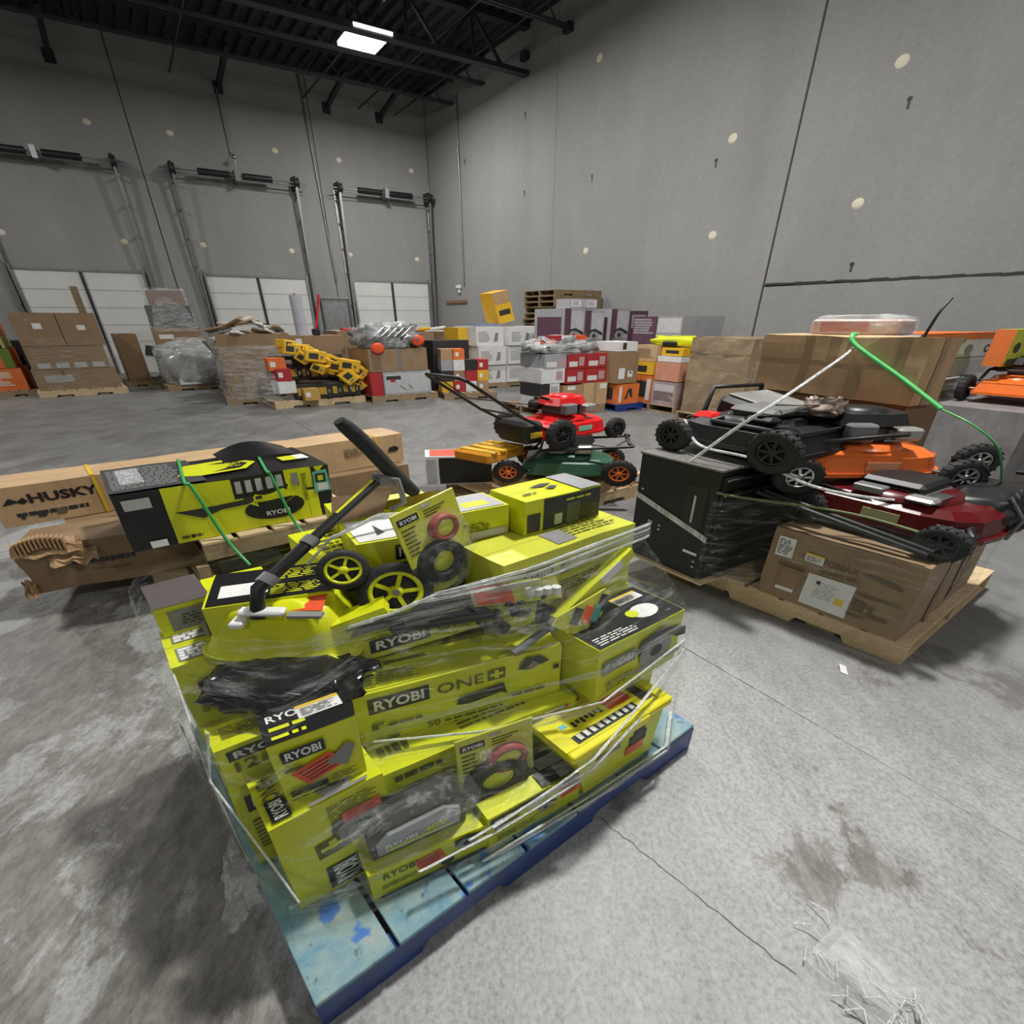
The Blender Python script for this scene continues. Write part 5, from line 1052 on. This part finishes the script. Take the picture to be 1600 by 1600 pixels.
# three tiers of white cartons
P_('wooden pallet under the left white cartons', 5.62, 9.95, 1.22, 1.02); P_('wooden pallet under the right white cartons', 6.88, 9.7, 1.0, 1.02)
wd_ = lambda c: c.lines('f', .08, .2, .5, .75, 3, GRYS, .5).poly('f', [(.62, .2), (.7, .7), (.8, .65), (.78, .25)], GRYS)
tiers = ['bottom', 'middle', 'top']
for r in range(3):
    z = .14+.465*r
    K('left white carton in the %s tier of the white stack' % tiers[r], 5.66-.02*r, 9.97-.05*(r == 1), z, .62, .9, .46, WCARD, 0, wd_)
    K('middle white carton in the %s tier of the white stack' % tiers[r], 6.30, 9.92-.04*r, z, .56, .9, .45, WCARD, 0, wd_)
    K('right white carton in the %s tier of the white stack' % tiers[r], 6.90, 9.72, z, .54-.04*r, .9, .46, WCARD, 0, (lambda c: wd_(c).rect('f', .3, .05, .95, .3, M('leaf_label', (.3, .5, .15), .5))) if r == 2 else wd_)
solo('black_cable_loop', 'black hooked bar against the white carton stack', 'bar', Fr(6.70, 9.66, .5), MB().tube([(.05, 0, 0), (.03, -.02, .6), (-.05, -.02, .66), (-.14, -.02, .62)], .03, 7), BLK)
K('flat printed package on top of the left white cartons', 5.70, 10.1, 1.535, .55, .35, .07, M('dark_printed_sheet', (.2, .22, .3), .3), 5)
K('yellow carton left of the white stack with a torn side', 5.38, 10.25, .14, .21, .6, 1.36, YCARD, 0)
P_('wooden pallet under the tall yellow carton left of the white stack', 4.5, 10.25, 1.1, .6, 0, DKW)
K('tilted brown carton with a yellow front on top of the white stack', 6.38, 10.35, 1.575, .42, .4, .75, YCARD, 8, lambda c: c.rect('f', .0, .62, 1, 1, CARD, 'brown_flap').rect('f', .15, .25, .85, .42, DK), pitch=-14)
# stack of empty pallets against the right wall
for k in range(17):
    pallet('empty aged pallet number %s from the floor in the tall stack by the right wall' % ['one', 'two', 'three', 'four', 'five', 'six', 'seven', 'eight', 'nine', 'ten', 'eleven', 'twelve', 'thirteen', 'fourteen', 'fifteen', 'sixteen', 'seventeen'][k], Fr(7.45+.02*math.sin(k*2.1), 9.95+.03*math.sin(k*1.3), .1425*k, 0), 1.22, 1.1, DKW)
# grey and plum cartons
P_('wooden pallet under the left grey and plum cartons', 6.35, 8.2, 1.0, 1.02); P_('wooden pallet under the right grey and plum cartons', 7.4, 8.1, 1.0, 1.02)
k = 0
for r in range(2):
    for q in range(4):
        z = .14+.90*r; m = PCARD if q == 3 and r else GCARD
        K('%s carton, %s from the left in the %s tier of the grey and plum stack' % ('grey' if m is GCARD else 'plum', ['first', 'second', 'third', 'fourth'][q], ['lower', 'upper'][r]), 6.40+.455*q+.06*(q > 1), 8.25-.1*(q > 1), z, .44, .9, .88-.04*(q % 2)*r, m, 0, (lambda c: c.rect('f', .34, .06, .96, .94, M('pale_panel', (.5, .5, .52), .4)).rect('f', 0, 0, .30, 1, PCARD, 'plum_panel').rect('l', .1, .2, .9, .8, PCARD, 'plum_panel').saw('f', .5, .35, .3)) if m is GCARD else (lambda c: c.rect('f', .1, .55, .9, .9, GCARD, 'grey_panel').rect('l', .2, .5, .8, .9, GCARD, 'grey_panel')))
for q in range(2): K('small white carton, %s of two on top of the grey and plum stack' % ['left', 'right'][q], 6.62+.34*q, 8.4, 1.925, .27, .4, .2, GCARD, 0, lambda c: c.rect('f', .1, .2, .9, .9, WCARD, 'white_panel').lines('f', .2, .3, .8, .8, 2, DK))
# red and brown cartons with a mixed top
P_('wooden pallet under the red and brown cartons', 4.62, 6.42, 1.22, 1.02)
K('left brown carton with a red mark in the bottom row under the red cartons', 5.02, 6.42, .14, .36, .5, .40, CARD, 0, lambda c: c.rect('f', .5, .5, .7, .65, ORS, 'red_mark').rect('f', .2, .8, .6, .97, WHT, 'paper_label'))
K('right brown carton with a tape band in the bottom row under the red cartons', 5.39, 6.42, .14, .46, .5, .42, CARD3, 0, lambda c: c.rect('f', .44, 0, .56, 1, TAPE, 'tape').rect('f', .68, .72, .95, .95, WHT, 'paper_label'))
for k, (u, z, m, nm) in enumerate([(4.62, .14, WCARD, 'white'), (4.80, .14, GCARD, 'grey'), (4.62, .37, BCARD, 'black'), (4.80, .37, WCARD, 'second white')]):
    K('small %s carton at the left end of the bottom row under the red cartons' % nm, u, 6.42+.01*k, z, .17, .5, .22, m, 0, lambda c: c.lines('f', .1, .2, .9, .8, 3, DK))
for k, (u, z, L_, m, nm) in enumerate([(4.66, .60, .40, WCARD, 'white and red carton at the left'), (5.08, .57, .34, RCARD, 'dark red carton in the middle'), (5.44, .57, .40, RCARD, 'dark red carton at the right'), (4.70, .85, .38, GCARD, 'grey carton at the upper left'), (5.10, .84, .33, RCARD, 'dark red carton at the upper middle'), (5.45, .84, .38, RCARD, 'dark red carton at the upper right')]):
    K(nm+' of the red tier over the brown cartons', u, 6.46, z, L_, .6, .26, m, 0, (lambda c: c.rect('f', .1, .15, .55, .5, WCARD, 'white_panel').rect('f', .62, .2, .9, .8, M('pale_red_panel', (.45, .3, .3), .4))))
t = thing('wrapped_load', 'film-wrapped heap of mixed packs on top of the red tier', 'wrapped load', Fr(5.2, 6.85, 1.10))
part('load', MB().blob(.52, .34, .20, (0, 0, .06), 30, 16, .5, 3, 21, -.06, p=.7), M('mixed_pack_grey', (.3, .3, .31), .3, var=.5, scale=8), t); part('film', MB().blob(.54, .36, .22, (0, 0, .06), 30, 16, .4, 3, 22, -.06, p=.7), FILMH, t)
for k, (x, y, m, nm) in enumerate([(-.44, -.22, OCARD, 'orange'), (-.26, -.22, RCARD, 'red'), (.0, -.24, WCARD, 'white'), (.14, -.22, ORS, 'bright red')]): K('flat %s pack on the mixed heap over the red tier' % nm, 5.2+x, 6.85+y, 1.25+.085*(k % 2), .24, .2, .08, m, 4*k-5)
P_('dark pallet under the orange carton beside the brown cartons', 5.88, 6.2, 1.1, 1.0, 0, NAVY)
fo2 = lambda c: c.poly('f', [(.3, .2), (.45, .75), (.62, .8), (.7, .3), (.55, .35)], DK).poly('f', [(.42, .3), (.5, .6), (.58, .35)], OCARD).rect('f', .03, .1, .16, .9, WCARD, 'white_panel').rect('l', .2, .2, .8, .8, DK)
K('orange carton with a black tool picture beside the bottom brown cartons', 5.90, 6.22, .14, .42, .6, .38, OCARD, 0, fo2)
K('brown carton with two white labels over the orange carton with the tool picture', 5.86, 6.24, .54, .40, .6, .58, CARD2, 0, lambda c: c.rect('f', .05, .15, .35, .5, WHT, 'paper_label').rect('f', .5, .2, .75, .4, WHT, 'paper_label').rect('f', .6, .3, .68, .38, DK))
K('white-topped brown carton on the brown carton with two labels', 5.88, 6.28, 1.13, .36, .5, .17, WCARD, 0, lambda c: c.rect('f', .2, .2, .4, .9, DK))
# orange cartons and yellow, green goods
P_('wooden pallet under the orange cartons left of the tall wrapped brown carton', 6.40, 5.55, 1.2, 1.05)
K('orange-red carton with a black tool picture at the left of the orange pallet', 6.42, 6.08, .14, .9, .5, .52, OCARD, 0, lambda c: fo2(c).poly('l', [(.25, .2), (.35, .75), (.6, .85), (.75, .5), (.6, .2), (.5, .5)], DK).rect('l', .8, .1, .97, .9, WCARD, 'white_panel'))
K('film-covered grey and red carton at the right of the orange pallet', 6.42, 5.58, .14, .9, .48, .44, card('film_grey_red', (.36, .27, .27), .3), 0, lambda c: c.lines('l', .1, .2, .9, .8, 4, DK).rect('l', .1, .6, .9, .9, M('film_glare_grey', (.5, .48, .48), .3)))  # glare of the film painted as a grey panel on the side
K('pale orange carton over the film-covered carton on the orange pallet', 6.44, 5.6, .60, .8, .46, .34, card('salmon_carton', (.55, .25, .16)), 0)
K('amber carton with a dark picture over the orange-red carton', 6.44, 6.1, .68, .8, .44, .24, YCARD, 0, lambda c: c.rect('l', .2, .2, .7, .7, DK))
K('tan carton with small print on the orange pallet', 6.46, 6.1, .93, .8, .42, .30, CARD3, 0, lambda c: c.lines('l', .1, .2, .9, .8, 3, BRN))
K('white flat carton on the orange pallet', 6.46, 5.62, .95, .8, .44, .10, WCARD, 0); K('amber case on the orange pallet', 6.48, 5.62, 1.06, .6, .40, .14, AMB, 0, lambda c: c.rect('l', .2, .3, .8, .7, DK))
t = thing('garden_tool', 'lime-green tool heap on top of the orange pallet', 'power tool', Fr(6.72, 5.95, 1.22, -80)); part('tool_body', MB().blob(.42, .16, .11, (0, 0, .07), 26, 14, .35, 3, 31, -.06, p=.7), YELP, t); part('tool_grip', MB().box(-.15, .1, -.2, -.12, .0, .09, c=.02), BLK, t)
P_('wooden pallet under the grey cartons behind the orange pallet', 7.4, 6.5, 1.22, 1.2)
for k, (u, v, z, m, nm) in enumerate([(7.42, 7.10, .14, GCARD, 'lower left grey carton'), (7.42, 6.55, .14, GCARD, 'lower right grey carton'), (7.42, 7.10, .95, PCARD, 'upper left dark carton with pale print'), (7.42, 6.55, .95, GCARD, 'upper right pale grey carton')]):
    K(nm+' behind the orange pallet', u, v, z, 1.0, .53, .80, m, 0, (lambda c: c.lines('l', .05, .55, .95, .95, 3, GCARD, .7)) if m is PCARD else (lambda c: c.rect('l', .05, .6, .95, .95, M('pale_panel', (.5, .5, .52), .4)).rect('l', .05, .1, .95, .5, M('pale_panel', (.5, .5, .52), .4))))
# tall wrapped brown carton
P_('wooden pallet under the tall wrapped brown carton', 6.15, 4.30, 1.1, 1.0)
K('tall film-wrapped brown carton left of the mowers', 6.20, 4.34, .14, .95, .92, 1.27, CARD2, 0, lambda c: c.rect('f', .12, .1, .98, .95, M('film_dulled_board', (.34, .25, .17), .3)).rect('l', .0, .80, 1, .82, CARDIN), dent=.02)
wrap('film wound round the tall brown carton', Fr(6.13, 4.28, 0), 1.08, 1.02, .12, 1.43, 1.2, 33, FILM)
# right edge: wrapped goods, an orange and white carton, a mower and a lime carton
P_('wooden pallet under the film-wrapped goods at the right edge', 4.9, 2.02, 1.5, 1.1)
K('grey film-wrapped goods lowest at the right edge', 5.05, 2.06, .14, 1.4, .9, .52, card('film_clear_grey', (.30, .30, .31), .4), 0, lambda c: c.lines('f', .05, .2, .95, .8, 5, GRYS, .5))
K('clear-lidded tray of reddish goods at the right edge', 5.05, 2.06, .67, 1.4, .9, .28, card('film_reddish', (.36, .22, .20), .4), 0, lambda c: c.rect('f', .1, .2, .9, .7, M('film_glare_grey', (.5, .48, .48), .3)))  # pale front panel: film glare put into the colour
t = thing('wrapped_load', 'cloudy film-wrapped heap under the orange and white carton', 'wrapped load', Fr(5.75, 2.5, .95)); part('load', MB().blob(.72, .45, .12, (0, 0, .06), 30, 14, .4, 3, 41, -.06, p=.6), M('cloudy_pale_pack', (.42, .40, .40), .2, var=.3), t)
wrap('film round the goods at the right edge', Fr(4.98, 2.0, 0), 1.52, 1.1, .12, 1.08, 1.3, 44, FILMH)
K('white carton with an orange band and round marks at the right edge', 4.90, 2.06, 1.11, 1.5, .6, .44, WCARD, 0, lambda c: c.rect('f', 0, .86, 1, 1, OCARD, 'orange_band').rect('f', 0, 0, .33, 1, OCARD, 'orange_panel').rect('f', .36, .42, .98, .45, GRYS).oval('f', .62, .63, .05, .12, GRYS).oval('f', .86, .63, .035, .10, DK).oval('f', .86, .63, .018, .05, WCARD).oval('f', .48, .84, .06, .08, GRYS).rect('f', .38, .05, .96, .38, M('pale_grey_band', (.5, .5, .5), .4)).rect('t', 0, 0, 1, 1, OCARD, 'orange_panel'))
P_('wooden pallet under the mower and lime carton at the right edge', 4.85, 1.15, 1.22, .75)
K('film-wrapped brown base carton under the mower at the right edge', 4.92, 1.22, .14, 1.0, .62, .78, card('film_clear_grey2', (.22, .21, .21), .4), 0)
mower('orange mower with a black top at the right edge of the picture', Fr(5.60, 1.52, .93, 0), ORGP, BLK, handle=[(-.3, .2), (-.2, .3), (.3, .36)], rw=.12)
K('lime-green carton with an orange side at the right edge of the picture', 5.27, 1.62, 1.27, .55, .12, .33, YEL, 0, lambda c: c.rect('l', 0, 0, 1, 1, OCARD, 'orange_panel').oval('f', .25, .5, .1, .15, DK).rect('f', .1, .05, .9, .2, DK))
# scrap of film on the floor near the camera and two stray bits
t = thing('film_scrap', 'crumpled clear film scrap on the floor at the bottom right', 'stretch film', Fr(.86, .02, .002))
for k in range(3):
    part('film_fold', MB().sheet(lambda a, b: ((a-.5)*(.16-.03*k)+.02*k, (b-.5)*(.22-.04*k), .003+.022*abs(noise.noise(Vector((a*7, b*7, k*5))))+.012*k), 18, 18), FILMH if k else FILM, t)
mb = MB(); rnd = random.Random(9)
for k in range(26):
    a = rnd.uniform(-.08, .08); b = rnd.uniform(-.1, .1); an = rnd.uniform(0, 6.3); mb.tube([(a, b, .012), (a+.02*math.cos(an), b+.03*math.sin(an), .03), (a+.045*math.cos(an+.5), b+.06*math.sin(an+.5), .012)], .0018, 4)
part('film_crease', mb, FILMR, t, kind='stuff')
solo('plastic_shred', 'white shred of plastic on the floor in front of the right pallet', 'scrap', Fr(1.985, .655, .002, 40), MB().add([(-.03, -.012, 0), (.03, -.015, .004), (.035, .01, .012), (-.02, .014, .003)], [(0, 1, 2, 3)]), WHT)
solo('red_thread', 'short red thread on the floor beside the blue pallet', 'scrap', Fr(.62, .66, .003, 80), MB().tube([(-.03, 0, 0), (0, .006, .002), (.035, -.004, 0)], .0016, 4), REDP)
